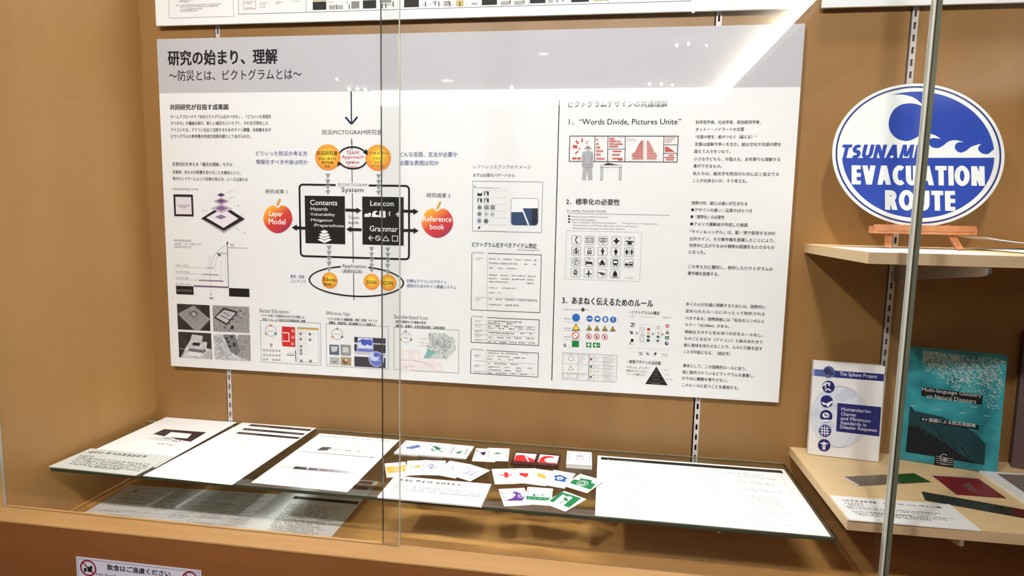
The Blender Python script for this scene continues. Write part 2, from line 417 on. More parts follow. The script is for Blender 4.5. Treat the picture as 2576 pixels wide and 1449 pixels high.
def rail(x):
    s = Solid(); w = .012; y = -.002
    x0, x1 = x - w / 2, x + w / 2
    s.box(x0, x0 + .0036, y, .004, FZ, 1.45); s.box(x1 - .0036, x1, y, .004, FZ, 1.45)
    z = FZ + .01; k = 0
    while z < 1.44:
        h = .0115
        s.box(x0 + .0036, x1 - .0036, y, .002, z, z + h); z += .0254
    s.box(x0, x1, .014, .0155, FZ, 1.45, 1)
    o = s.build('slotted_rail', [M_RAIL, M_BLK], case); return o
for x in rails: rail(x)
# skirting strip of the base against the side panel
box('skirting', LX + .0002, LX + .008, GY + .02, -0.001, FZ, FZ + .006, M_WALL, case)
settle(case)

def pane(name, x0, x1, y0, y1, z0, z1, label, el, er):
    root = empty(name, ((x0 + x1) / 2, (y0 + y1) / 2, z0)); tag(root, label, 'glass pane')
    box('sheet_of_glass', x0 + .0003, x1 - .0003, y0, y1, z0, z1, M_GLASS, root)
    box('polished_edge', x0, x0 + .0009, y0, y1, z0, z1, el, root)
    box('polished_edge', x1 - .0009, x1, y0, y1, z0, z1, er, root)
    settle(root); return root
pane('showcase_glass', LX + .001, 0.7815, GY, GY + .005, SZ, 1.45, 'left sliding glass pane in front of the poster heading', M_GEDGE2, M_GEDGE2)
pane('showcase_glass', 0.7455, 1.6085, GY + .0065, GY + .0115 - .0005, SZ, 1.45, 'middle sliding glass pane between the two clear joints', M_GEDGE3, M_GEDGE2)
pane('showcase_glass', 1.6120, 3.04, GY, GY + .005, SZ, 1.45, 'right glass pane in front of the round blue sign', M_GEDGE, M_GEDGE2)
s = Solid()
j = empty('glass_joint_strip', (1.612, GY, SZ)); tag(j, 'upright clear joint strip between glass panes crossing the round blue sign', 'joint strip')
box('bright_edge', 1.6052, 1.6082, GY - .0045, GY - .0005, SZ + .0003, 1.449, M_GEDGE2, j)
box('dark_gap', 1.6082, 1.6110, GY - .0035, GY - .0005, SZ + .0003, 1.449, M_GEDGE3, j)
box('grey_edge', 1.6110, 1.6170, GY - .0045, GY - .0005, SZ + .0003, 1.449, plain('grey_glass_edge', rgb(92, 94, 78), .15, 0, .9), j)
settle(j)

# shelves
def shelf_glass():
    r = empty('glass_shelf', (0.76, -0.18, -0.158)); tag(r, 'long green edged glass shelf carrying papers and pictogram cards', 'shelf')
    x0, x1, y0, y1, z0, z1 = -0.0434, 1.571, -0.3561, -0.005, -0.1569, -0.1502
    box('glass_slab', x0, x1, y0 + .0003, y1, z0, z1, M_SHG, r)
    box('front_edge', x0, x1, y0 - .0006, y0 + .0003, z0, z1, M_GEDGE, r)
    box('right_edge', x1, x1 + .0009, y0, y1, z0, z1, M_GEDGE, r)
    box('back_edge', x0, x1, y1, y1 + .0009, z1 - .002, z1, M_GEDGE2, r)
    settle(r)
shelf_glass()
def wood_shelf(z, yf, label):
    r = empty('wooden_shelf', (2.2, yf / 2, z - .0194)); tag(r, label, 'shelf')
    x0, x1 = 1.5831, 2.95
    box('board', x0 + .0008, x1, yf + .0008, -0.0006, z - .0194, z, M_SHELF, r)
    box('front_edging', x0, x1, yf, yf + .0008, z - .0194, z, M_SHELFE, r)
    box('end_edging', x0, x0 + .0008, yf + .0008, -0.0006, z - .0194, z, M_SHELF, r)
    settle(r)
wood_shelf(-0.1108, -0.3623, 'pale wooden shelf with the white and teal books')
wood_shelf(0.3667, -0.3568, 'upper pale wooden shelf below the round blue sign')
def bracket(x, z, yt, label, grp):
    r = empty('shelf_bracket', (x, -.01, z)); tag(r, label, 'bracket', grp)
    t = .0016
    prof = [(-.003, z - .002), (yt, z - .002), (yt - .001, z - .014), (yt + .02, z - .018), (-.05, z - .052), (-.003, z - .06)]
    v = [(x - t, y, q) for y, q in prof] + [(x + t, y, q) for y, q in prof]; n = len(prof)
    mesh_obj('arm', v, [tuple(range(n)), tuple(range(2 * n - 1, n - 1, -1))] + [(i, n + i, n + (i + 1) % n, (i + 1) % n) for i in range(n)], M_CHROME, r)
    box('end_lug', x - .0035, x + .0035, yt - .004, yt + .003, z - .012, z - .0008, M_CHROME, r, 0.001)
    settle(r)
bracket(rails[0], -0.1573, -.325, 'metal bracket below the left part of the glass shelf', None)
bracket(rails[1], -0.1573, -.335, 'metal bracket below the right part of the glass shelf', None)
bracket(rails[2], 0.3667 - .0196, -.353, 'metal bracket below the upper wooden shelf', None)
bracket(rails[2], -0.1108 - .0196, -.358, 'metal bracket below the wooden shelf of books', None)
# ------------------------------------------------------------------ the large poster
K = (24, 20, 22); NAVY = (46, 62, 128); GR = (150, 150, 152); RED = (190, 60, 55); WH = (246, 246, 246)
PW, PH, PY = 1.5456, 0.841, -0.020
poster = empty('exhibition_poster', (PW / 2, PY, 0)); tag(poster, 'large white poster with grey heading band, black system diagram and two red apples', 'poster')
box('board', 0, PW, PY, PY + .007, 0, PH, M_BOARD, poster)
for x in (0.25, 1.28):
    for z in (0.1, 0.7): box('spacer', x, x + .06, PY + .0071, -.0001, z, z + .06, M_BOARD, poster)
S = Sheet((0, PY, PH), (1, 0, 0), (0, 0, -1), poster)
S.begin('header_band', 'light grey heading band'); hb = PH - 0.70862
S.poly2([(0.0002, 0.0002), (PW - .0002, .0002), (PW - .0002, hb), (.0002, hb)], (190, 189, 195), 0); S.end()
S.zoom(380, 0, 4.025)
S.begin('heading')
S.T('研究の始まり、理解', 170, 1280, 590, 150, K, 0.022)
S.T('～防災とは、ピクトグラムとは～', 182, 1525, 768, 108, K, 0.004); S.end()
S.begin('subheading'); S.T('共同研究が目指す成果図', 190, 783, 1086, 58, K, 0.022); S.end()
S.begin('paragraph')
for i, (t, x1, y) in enumerate([('チームアプローチで「何をピクトグラム化すべきか」、「どういった表現を', 1216, 1184), ('すべきか」の議論を続け、新しい減災のコンセプト、それを可視化した', 1187, 1248),
        ('アイコンたち、アイコンを広く活用するためのサイン標識、全体像を示す', 1216, 1315), ('ピクトグラムの参考書の作成が成果目標としてあげられた。', 1012, 1380)]):
    S.T(t, 197 + i * 2, x1, y, 38, (50, 46, 48), 0.012)
S.end()
S.begin('long_arrow')
S.L(2026, 925, 2029, 1240, 12, (20, 22, 60)); S.PL([(1968, 1186), (2029, 1256), (2090, 1184)], 18, (20, 22, 60), 2); S.end()
S.begin('centre_line'); S.L(2030, 1400, 2030, 1460, 8, (60, 60, 64)); S.end()
S.begin('label_text'); S.T('防災PICTOGRAM研究会', 1733, 2343, 1338, 52, K, 0.0); S.end()
S.zoom(380, 360, 4.025)
S.begin('label_text'); S.T('どういった防災の考え方', 1060, 1582, 103, 48, NAVY, .006); S.T('情報化すべき中身は何か', 1062, 1588, 190, 48, NAVY, .006); S.end()
S.begin('subheading'); S.T('災害対応を考える「被災の理解」モデル', 215, 825, 212, 40, (50, 46, 48), .01); S.end()
S.begin('paragraph'); S.T('災害時、何らかの影響を受けることを被災という。', 217, 905, 293, 36, (50, 46, 48), .012)
S.T('落ちたレイヤーによって災害の見え方、ニーズは変わる', 219, 980, 359, 36, (50, 46, 48), .012); S.end()
S.begin('layer_diagram')
LG = (90, 86, 92)
S.T('PREPAREDNESS LAYER', 222, 480, 465, 20, LG)
S.R(226, 518, 432, 744, (42, 34, 40)); S.R(246, 544, 413, 722, (226, 220, 228), 2)
S.T('PREPAREDNESS', 266, 392, 631, 14, LG, 0.01, 3); S.T('MODEL', 292, 362, 650, 14, LG, 0.01, 3)
S.P([(728, 640), (950, 775), (738, 915), (508, 770)], (176, 172, 178), 1)
S.P([(728, 625), (950, 768), (738, 890), (508, 762)], (40, 32, 40), 2)
S.P([(728, 660), (885, 765), (735, 858), (560, 755)], (236, 230, 238), 3)
S.P([(712, 615), (830, 668), (712, 710), (600, 662)], (214, 204, 218), 4)
for (cx, cy, w, h, c) in [(708, 748, 60, 24, (150, 118, 158)), (712, 662, 110, 44, (196, 178, 202)), (712, 660, 62, 26, (140, 104, 148)), (712, 588, 78, 34, (176, 150, 184)), (712, 586, 44, 20, (112, 74, 122)), (710, 524, 40, 20, (96, 60, 108))]:
    S.P([(cx, cy - h), (cx + w, cy), (cx, cy + h), (cx - w, cy)], c, 5 if w > 70 else 6)
for a in [(770, 505, 830, 478), (785, 560, 850, 545), (855, 860, 905, 888), (545, 680, 575, 690)]: S.L(*a, 3, (150, 145, 150))
for x, y in [(525, 685), (875, 632), (912, 722), (940, 910)]: S.T('A', x, x + 16, y, 18, LG)
S.end()
S.begin('section_diagram')
for t, x0, x1, y in [('PREPAREDNESS', 236, 410, 985), ('LAYER', 236, 306, 1020), ('A - A SECTION', 345, 507, 1022), ('IMAGE SKETCH', 238, 405, 1050)]: S.T(t, x0, x1, y, 20, LG)
S.zoom(380, 620, 4.025)
for t, x1, y, w, hx in [('LIFE (いのち)', 385, 192, 630, 215), ('FLOW (生活)', 392, 256, 682, 282), ('STOCK (財)', 382, 318, 732, 347), ('SYSTEM (社会)', 405, 382, 785, 405)]:
    S.T(t, 252, x1, y, 24, LG); S.H(248, y + 16, w, 3, (140, 130, 145))
for (x0, y0, x1, w, c) in [(565, 215, 634, 16, (190, 180, 192)), (525, 282, 682, 16, (180, 166, 184)), (485, 342, 732, 14, (150, 124, 156)), (430, 400, 785, 16, (120, 92, 124))]: S.H(x0, y0, x1, w, c, 2)
S.L(772, -30, 785, 415, 6, (70, 66, 70)); S.L(592, 85, 607, 490, 3, (150, 146, 150)); S.H(780, 12, 975, 4, (90, 90, 92))
S.P([(772, -55), (762, -25), (784, -25)], K); S.P([(607, 498), (600, 480), (614, 480)], (70, 66, 70))
S.PL([(765, -20), (690, 30), (640, 90), (615, 160), (608, 200)], 4, (170, 168, 172)); S.PL([(672, 100), (655, 160), (645, 260)], 3, (180, 178, 182)); S.PL([(722, 100), (708, 200), (703, 330)], 3, (180, 178, 182)); S.PL([(755, 90), (752, 250), (762, 380)], 3, (190, 188, 192))
S.PL([(668, 70), (690, 82), (705, 96)], 9, K, 2); S.PL([(700, 66), (684, 84), (690, 104)], 7, K, 2)
S.T('被災者', 705, 765, 70, 22, LG); S.T('危機', 800, 840, -15, 22, LG); S.T('破局', 592, 632, 522, 20, LG, .02)
S.R(253, 398, 432, 490, (30, 24, 24)); S.G(262, 442, 424, 26, (140, 138, 140), 3, 1); S.R(788, 420, 998, 514, (34, 28, 28))
S.end()

# gradients for the printed fruit and balls
def grad(name, cols, spherical=False, ang=0.0):
    mt, nt, b = newmat(name); N = nt.nodes; KK = nt.links
    tc = N.new('ShaderNodeTexCoord'); r = N.new('ShaderNodeValToRGB'); cr = r.color_ramp
    while len(cr.elements) < len(cols): cr.elements.new(0.5)
    for e, (p_, c) in zip(cr.elements, cols): e.position = p_; e.color = rgb(*c)
    mp = N.new('ShaderNodeMapping'); KK.new(tc.outputs['Generated'], mp.inputs[0])
    gt = N.new('ShaderNodeTexGradient')
    if spherical:
        gt.gradient_type = 'SPHERICAL'; mp.inputs['Location'].default_value = (-0.95, 0, -1.05); mp.inputs['Scale'].default_value = (1.9, 0, 1.9)
    else:
        mp.vector_type = 'POINT'; mp.inputs['Rotation'].default_value = (0, ang, 0); mp.inputs['Location'].default_value = (0.56, 0, 0); mp.inputs['Scale'].default_value = (.72, .72, .72)
    KK.new(mp.outputs[0], gt.inputs[0]); KK.new(gt.outputs[1] if spherical else gt.outputs[0], r.inputs[0])
    KK.new(r.outputs[0], b.inputs['Base Color']); b.inputs['Roughness'].default_value = 0.6
    return mt
# linear ramp runs along rotated x of the generated box: 0 at the upper left, 1 at the lower right
M_APPLE = grad('apple_print', [(0.0, (250, 205, 60)), (0.22, (244, 160, 48)), (0.48, (214, 62, 52)), (0.72, (190, 44, 56)), (1.0, (72, 40, 104))], ang=-0.9)
M_BALL = grad('ball_print', [(0.05, (232, 140, 50)), (0.4, (240, 172, 50)), (0.85, (250, 222, 60))], True)
def ball(x, y, r, txt):
    S.begin('printed_ball', 'orange ball'); S.C(x, y, r, M_BALL, 3, n=40, ry=r * 1.03); S.end()
    S.begin('ball_text')
    for t, x0, x1, yy, h in txt: S.T(t, x0, x1, yy, h, (44, 36, 24), .006 if h < 40 else .012, 5)
    S.end()
def apple(cx, cy, rx, ry, stem, txt):
    pts = []
    for i in range(48):
        t = 2 * math.pi * i / 48; x = math.cos(t); y = math.sin(t)
        w = 1.0 if y < 0 else 1 - 0.16 * y * y
        yy = y * (1 if y > 0 else 1) ; xx = x * w
        if y < 0: yy = y * (0.86 + 0.16 * abs(math.sin(2 * t if abs(x) < .99 else 0)) + (0.0 if abs(x) > .25 else -0.16 * (1 - abs(x) / .25)))
        pts.append((cx + rx * xx, cy + ry * yy))
    S.begin('printed_apple', 'red and yellow apple'); S.P(pts, M_APPLE, 3); S.end()
    S.begin('apple_stem'); S.L(*stem, 24, (214, 160, 70), 4); S.end()
    S.begin('apple_text')
    for t, x0, x1, yy, h in txt: S.T(t, x0, x1, yy, h, WH, .012, 5)
    S.end()
S.zoom(380, 360, 4.025)
ball(1790, 145, 128, [('防災研究者', 1680, 1888, 102, 44), ('防災に関する', 1698, 1870, 157, 28), ('専門知識', 1730, 1845, 196, 28), ('体系', 1758, 1812, 236, 26)])
ball(2300, 150, 130, [('デザイナー', 2205, 2402, 104, 36), ('デザイン', 2248, 2350, 156, 26), ('ルール', 2262, 2342, 195, 24), ('ワーキング', 2232, 2366, 234, 26)])
apple(1284, 765, 148, 148, (1278, 632, 1308, 565), [('Layer', 1198, 1335, 722, 66), ('Model', 1192, 1362, 793, 56)])
S.begin('team_ring', 'black ring with two arrow heads')
S.O_(2042, 150, 148, 17, K, 2, ry=110, n=60); S.P([(2150, 95), (2195, 112), (2178, 58)], K, 3); S.P([(1890, 190), (1925, 215), (1888, 238)], K, 3); S.P([(2190, 70), (2196, 122), (2145, 98)], K, 3); S.P([(1888, 188), (1932, 205), (1895, 235)], K, 3)
S.L(2033, -30, 2034, 70, 8, (60, 60, 64)); S.L(2034, 250, 2037, 400, 8, (60, 60, 64)); S.L(2038, 505, 2048, 1215, 8, (50, 50, 54)); S.L(2050, 1320, 2053, 1590, 8, (50, 50, 54)); S.end()
S.begin('team_text'); S.T('TEAM', 1975, 2103, 97, 36, RED, .004, 4); S.T('Approach', 1930, 2152, 144, 44, RED, .004, 4); S.T('異業種交流', 1975, 2108, 196, 26, RED, .01, 4); S.T('Fusion', 1992, 2090, 235, 28, RED, 0, 4); S.end()
def tri(x, y, h=50): S.begin('down_arrow'); S.P([(x - 26, y - h / 2), (x + 26, y - h / 2), (x, y + h / 2)], (152, 152, 156), 4); S.end()
for x, ys in [(1790, (335, 393, 448, 500)), (2305, (340, 398, 453, 505)), (1803, (1063, 1117, 1175, 1225, 1280)), (2234, (1077, 1132, 1190, 1243, 1292)), (2397, (1082, 1136, 1195, 1248, 1308))]:
    for y in ys: tri(x, y)
S.begin('system_frame', 'rounded black frame')
# frame drawn with gaps for its title
a0, b0 = S.p(1508, 418); a1, b1 = S.p(2600, 1170); S.zoom(740, 440, 4.528); a1, b1 = S.p(1308, 962); a0, b0 = S.p(60, 110)
wl = 21 * S.unit(60, 110)[0]; r_ = 38 * S.unit(60, 110)[0]
out = rr(a0 - wl / 2, b0 - wl / 2, a1 + wl / 2, b1 + wl / 2, r_ + wl / 2); inn = rr(a0 + wl / 2, b0 + wl / 2, a1 - wl / 2, b1 - wl / 2, r_ - wl / 2)
S.ring2(out, inn, K, 2)
ga, gb = S.p(474, 110); ha = S.p(850, 118)[0]
S.poly2([(ga, b0 - wl), (ha, b0 - wl), (ha, b0 + wl), (ga, b0 + wl)], M_BOARD, 3)
S.end()
S.begin('system_text'); S.T('防災PICTOGRAM', 500, 830, 110, 38, (60, 58, 62), 0, 4); S.T('System', 542, 790, 176, 72, K, 0, 4); S.end()
S.begin('black_panel', 'black square panel titled Contents'); BK = (26, 24, 24); S.R(120, 236, 583, 790, BK, 3)
for x0, y0, w, h in [(348, 738, 80, 36), (346, 706, 70, 34), (345, 676, 62, 32), (345, 645, 46, 25)]:
    S.P([(x0, y0 - h), (x0 + w, y0), (x0, y0 + h), (x0 - w, y0)], BK, 4 if w == 80 else 6); 
zz = 4
for x0, y0, w, h in [(348, 738, 82, 38), (346, 706, 72, 33), (345, 678, 62, 29), (345, 647, 46, 22)]:
    S.P([(x0, y0 - h - 6), (x0 + w + 10, y0), (x0, y0 + h + 8), (x0 - w - 10, y0)], BK, zz); S.P([(x0, y0 - h), (x0 + w, y0), (x0, y0 + h), (x0 - w, y0)], WH, zz + 1); zz += 2
for t, x0, x1, y, h in [('Contents', 182, 492, 313, 60), ('·Hazards', 176, 382, 384, 40), ('·Vulnerability', 176, 465, 452, 44), ('·Mitigation', 178, 438, 517, 44), ('/Preparedness', 222, 566, 577, 46)]: S.T(t, x0, x1, y, h, WH, .008 if h > 50 else 0.002, 5)
S.end()
S.begin('black_panel', 'black square panel titled Lexicon and Grammar'); S.R(775, 246, 1248, 806, BK, 3)
S.T('Lexicon', 868, 1134, 322, 60, WH, .006, 5); S.T('Grammar', 860, 1182, 610, 64, WH, .006, 5)
S.P([(802, 446), (826, 440), (832, 446), (856, 440), (868, 478), (802, 478)], WH, 5); S.P([(836, 436), (876, 432), (876, 478), (862, 478)], WH, 5); S.L(838, 440, 872, 478, 4, BK, 6)
S.P([(888, 480), (890, 440), (905, 415), (935, 408), (955, 420), (935, 424), (922, 440), (935, 456), (968, 458), (968, 480)], WH, 5)
S.RR(972, 410, 1042, 486, 6, WH, 5); S.L(1005, 430, 1003, 455, 8, BK, 6); S.L(1003, 455, 992, 476, 6, BK, 6); S.L(1003, 455, 1020, 474, 6, BK, 6); S.L(988, 440, 1022, 448, 5, BK, 6); S.C(1008, 422, 6, BK, 6)
S.PL([(1096, 420), (1084, 432), (1082, 448), (1092, 466)], 11, WH, 5); S.L(1156, 448, 1212, 450, 11, WH, 5); S.L(1183, 422, 1182, 478, 11, WH, 5)
S.L(850, 718, 905, 718, 8, WH, 5); S.PL([(878, 690), (850, 718), (880, 750)], 8, WH, 5); S.O_(955, 720, 27, 7, WH, 5); S.L(938, 702, 974, 740, 7, WH, 5)
S.PL([(1045, 696), (1082, 752), (1008, 750), (1045, 696)], 7, WH, 5); S.FR(1118, 694, 1178, 755, 7, WH, 5); S.end()
def arrow(x0, y0, x1, y1, w=32, hd=58):
    S.begin('flow_arrow'); sg = 1 if x1 > x0 else -1; k = (y1 - y0) / (x1 - x0)
    S.L(x0, y0, x1 - sg * 48, y1 - sg * 48 * k, w, K, 4); S.P([(x1 - sg * 60, y1 - hd * .62), (x1, y1), (x1 - sg * 60, y1 + hd * .62)], K, 4); S.end()
arrow(583, 400, 768, 406); arrow(768, 625, 592, 620); arrow(1248, 412, 1418, 418); arrow(1248, 632, 1420, 636); arrow(130, 608, -28, 600)
S.begin('system_text'); S.T('Team', 614, 740, 484, 36, (60, 58, 62), .002, 5); S.T('work', 616, 738, 540, 38, (60, 58, 62), .002, 5); S.end()
S.begin('application_ring', 'black oval ring'); S.O_(703, 1213, 534, 18, K, 2, ry=170, n=90)
S.R(532, 1018, 846, 1112, M_BOARD, 3); S.end()
S.begin('system_text'); S.T('Application', 544, 822, 1040, 56, (50, 48, 52), .002, 5); S.T('（具体的応用）', 548, 776, 1093, 44, (50, 48, 52), .006, 5); S.end()
ball(405, 1203, 90, [('Educa-', 330, 488, 1187, 44), ('tion', 332, 424, 1240, 44)])
ball(882, 1218, 90, [('SIGN', 824, 935, 1220, 40)]); ball(1072, 1228, 92, [('ICON', 1004, 1125, 1228, 42)])
S.zoom(380, 360, 4.025); S.begin('label_text'); S.T('教育・啓発', 1412, 1553, 1350, 34, NAVY, .006); S.end(); S.begin('label_text'); S.T('コンテンツ', 1412, 1568, 1398, 30, NAVY, .006); S.end(); S.begin('label_text')
S.T('研究成果 1', 1157, 1378, 489, 42, K, .002); S.zoom(980, 600, 3.814); S.end(); S.begin('label_text'); S.T('的確なアイコンのデザイン', 165, 548, 405, 32, NAVY, .008); S.end(); S.begin('label_text'); S.T('認知のためのサイン標識システム', 167, 640, 452, 34, NAVY, .008)
S.zoom(980, 360, 4.83); S.end(); S.begin('label_text'); S.T('どんな言語、文法が必要か', 120, 826, 135, 62, NAVY, .006); S.end(); S.begin('label_text'); S.T('必要な表現は何か', 120, 598, 240, 62, NAVY, .006); S.end(); S.begin('label_text'); S.T('研究成果 2', 448, 740, 633, 56, K, .004); S.end()
apple(582, 965, 192, 188, (578, 800, 620, 712), [('Reference', 405, 755, 918, 66), ('book', 492, 665, 1015, 64)])
S.begin('subheading'); S.T('レファレンスブックのイメージ', 1020, 1716, 285, 50, (50, 48, 50), .0); S.end(); S.begin('subheading'); S.T('まずは必要なハザードから', 1016, 1518, 388, 44, (50, 48, 50), .008); S.end(); S.begin('subheading')
S.T('ピクトグラム化すべきアイテム想定', 1003, 1788, 1230, 60, K, .012); S.end(); S.begin('subheading'); S.T('Item Grouping(39-01)', 1552, 1828, 1298, 26, LG, .004); S.end()
S.begin('reference_page', 'framed page sample with icon rows')
S.FR(1013, 462, 1846, 1088, 6, (120, 122, 126)); S.R(1034, 515, 1042, 548, K); S.G(1055, 540, 1250, 10, (140, 140, 146)); S.H(1055, 545, 1340, 4, (120, 120, 126))
for y in (575, 658, 740, 822, 905, 988, 1062): S.H(1045, y, 1430, 3, (180, 182, 186))
DB = (40, 44, 56)
for x, y, k in [(1096, 615, 0), (1177, 615, 1), (1096, 700, 1), (1177, 700, 1), (1177, 782, 2), (1252, 782, 2)]:
    S.R(x - 28, y - 28, x + 28, y + 28, DB if k < 2 else (70, 72, 80), 2)
    if k == 0: S.C(x, y - 22, 26, WH, 3, ry=20)
    if k == 1: S.P([(x - 14, y - 24), (x + 12, y - 10), (x - 4, y + 4), (x + 26, y + 24), (x - 26, y + 24), (x - 14, y)], WH, 3)
    if k == 2:
        for q in range(4): S.PL([(x - 28, y - 20 + q * 14), (x - 8, y - 24 + q * 14), (x + 8, y - 18 + q * 14), (x + 28, y - 22 + q * 14)], 4, WH, 3)
for x, y, c in [(1095, 782, (110, 112, 112)), (1092, 862, (120, 124, 130)), (1172, 862, (200, 206, 210)), (1250, 866, (190, 198, 202)), (1090, 945, (130, 138, 156)), (1172, 948, (70, 72, 80))]:
    S.C(x, y, 28, c, 2); S.O_(x, y, 15, 4, (215, 218, 222), 3, n=16); S.C(x, y, 7, DB, 4)
S.P([(1068, 1035), (1092, 1008), (1108, 1022), (1086, 1046)], (70, 72, 78), 2)
S.RR(1476, 668, 1804, 1000, 40, (238, 240, 242), 2); S.FR(1476, 668, 1804, 1000, 5, (110, 116, 128), 3, 40)
S.P([(1478, 838), (1618, 838), (1680, 998), (1515, 998), (1490, 990), (1478, 965)], (52, 74, 108), 4); S.P([(1618, 792), (1802, 792), (1802, 960), (1790, 990), (1765, 998), (1702, 998)], (52, 74, 108), 4)
S.P([(1736, 792), (1802, 792), (1802, 960), (1790, 990), (1765, 998), (1724, 998)], (40, 46, 60), 5); S.end()
# item tables
S.zoom(980, 600, 3.814)
def table(x0, y0, x1, y1, col, title, rows, lab, name):
    S.begin('item_table', name); S.FR(x0, y0, x1, y1, 6, col); S.R(x0 - 8, y0 - 14, x0 + 150, y0 + 10, M_BOARD, 2)
    S.T(title, x0 + 2, x0 + 112, y0 - 6, 18, (110, 80, 84), .004, 3)
    dx = (x1 - x0); S.L(x0 + 150, y0 + 26, x0 + 146, y1 - 24, 3, (170, 168, 170), 2)
    for y in lab: S.G(x0 + 32, y, x0 + 100, 13, (110, 108, 112), 3, 1); S.G(x0 + 32, y + 15, x0 + 85, 11, (150, 148, 152), 3, 1)
    for (y, segs, dk) in rows:
        if segs is None: S.H(x0 + 25, y, x1 - 25, 3, (150, 148, 150), 2); continue
        for a, b_ in segs: S.G(a, y + (a - 950) * .03, b_, 15, (60, 58, 62) if dk else (100, 98, 104), 3, 1.0, w=.16)
    S.end()
table(790, 138, 1442, 712, (96, 70, 74), '1.Natural Hazards', [(195, [(952, 1018), (1035, 1066), (1088, 1188), (1205, 1265), (1292, 1362), (1380, 1415)], 0), (236, [(952, 1235), (1380, 1410)], 0), (236, [(1292, 1318)], 1),
     (282, [(952, 998), (1038, 1102), (1122, 1218)], 0), (350, [(952, 1040), (1066, 1132), (1172, 1305), (1325, 1408)], 0), (384, [(952, 1025), (1066, 1148), (1172, 1300)], 0), (384, [(1322, 1376)], 1), (414, [(952, 1135)], 0), (418, [(1312, 1378)], 1),
     (472, [(952, 1038), (1080, 1210)], 0), (520, [(952, 1005), (1038, 1072)], 0), (562, None, 0), (582, [(952, 982), (1020, 1080), (1108, 1215), (1225, 1422)], 0), (634, [(952, 1088), (1108, 1250)], 0)], (188, 580), 'framed table of item names in two blocks')
table(785, 752, 1430, 1028, (92, 50, 64), '2.Damages', [(790, [(945, 1265)], 1), (812, [(945, 1060), (1125, 1180)], 1), (822, None, 0), (840, [(945, 970), (1015, 1055), (1098, 1148), (1205, 1285), (1322, 1378)], 1), (860, [(945, 998), (1045, 1098), (1142, 1195), (1232, 1285), (1310, 1402)], 1),
     (878, None, 0), (902, [(945, 1195), (1252, 1292), (1338, 1365)], 1), (920, None, 0), (948, [(945, 995), (1035, 1088), (1120, 1160), (1195, 1272), (1310, 1388)], 1), (968, None, 0), (992, [(945, 968), (1000, 1025), (1050, 1125), (1148, 1215), (1240, 1310), (1335, 1392)], 1)], (788, 836, 886, 928, 975), 'wine red framed table with five rows')
table(780, 1066, 1422, 1330, (62, 70, 92), '3.Assignments', [(1098, [(940, 1042), (1070, 1235), (1262, 1338)], 0), (1128, [(940, 992), (1038, 1158)], 0), (1136, [(1195, 1305)], 1), (1156, [(940, 985), (1038, 1075), (1135, 1198)], 0), (1172, None, 0), (1198, [(940, 965), (1008, 1125), (1160, 1228)], 0),
     (1230, [(940, 1062), (1105, 1152)], 0), (1234, [(1212, 1268), (1325, 1366)], 1), (1258, [(940, 1068)], 0), (1262, [(1105, 1158), (1212, 1265)], 1), (1272, None, 0), (1292, [(940, 988), (1020, 1118), (1165, 1215), (1252, 1315)], 0)], (1118, 1215, 1282), 'blue grey framed table with three rows')
# dividing line
S.begin('dividing_line'); S.zoom(0, 0, 1); S.L(1407, 252, 1388, 957, 2.4, (30, 30, 34)); S.end()

# photographs, bottom left
def photo_mat(name, c0, c1, scale, dist=1.5):
    mt, nt, b = newmat(name); N = nt.nodes; KK = nt.links
    tc = N.new('ShaderNodeTexCoord'); n = N.new('ShaderNodeTexNoise'); n.inputs['Scale'].default_value = scale; n.inputs['Detail'].default_value = 6; n.inputs['Distortion'].default_value = dist
    KK.new(tc.outputs['Object'], n.inputs['Vector']); r = N.new('ShaderNodeValToRGB'); r.color_ramp.elements[0].position = .38; r.color_ramp.elements[1].position = .62
    r.color_ramp.elements[0].color = rgb(*c0); r.color_ramp.elements[1].color = rgb(*c1); KK.new(n.outputs['Fac'], r.inputs[0]); KK.new(r.outputs[0], b.inputs['Base Color']); b.inputs['Roughness'].default_value = .6
    return mt
PH1 = photo_mat('photo_grey', (138, 136, 136), (164, 162, 162), 160); PH2 = photo_mat('photo_dark', (38, 32, 32), (58, 50, 50), 40); PH3 = photo_mat('photo_light', (168, 168, 172), (214, 214, 218), 70)
PH4 = photo_mat('map_rose', (222, 212, 214), (240, 236, 236), 160); PH5 = photo_mat('map_ink', (150, 156, 158), (232, 236, 234), 120, 3)
S.zoom(380, 620, 4.025)
S.begin('photo', 'grey photo of a square layered plan'); S.R(262, 580, 602, 856, PH2); S.P([(432, 596), (600, 738), (490, 852), (445, 852), (270, 682)], PH1, 2)
for k, c in ((.78, (110, 108, 110)), (.55, (120, 118, 120)), (.36, (100, 98, 100))):
    q = [(432 + (x - 432) * k, 700 + (y - 700) * k) for x, y in [(432, 600), (590, 735), (465, 845), (275, 685)]]; S.PL(q + q[:1], 3, c, 3)
S.P([(436, 648), (482, 690), (430, 722), (385, 678)], (60, 54, 58), 4); S.P([(436, 660), (468, 690), (430, 712), (400, 678)], (176, 172, 174), 5); S.end()
S.begin('photo', 'grey photo of a sheet of pictograms with a dark square frame'); S.R(622, 595, 1000, 878, PH1)
S.P([(735, 618), (882, 662), (768, 798), (636, 722)], (50, 46, 48), 3); S.P([(742, 640), (860, 672), (765, 778), (655, 715)], (188, 186, 188), 4)
for x, y in [(750, 670), (780, 690), (750, 715), (720, 700), (790, 735)]: S.L(x - 16, y, x + 16, y + 8, 7, (60, 58, 60), 5)
rd = random.Random(5)
for i in range(5):
    for j in range(3):
        x = 905 - i * 38 + j * 42; y = 650 + i * 42 + j * 26
        if x < 990 and y < 868: S.P([(x - 12, y - 8), (x + 12, y - 4), (x + 10, y + 14), (x - 14, y + 10)], (90 + 30 * j, 88 + 30 * j, 90 + 30 * j), 3)
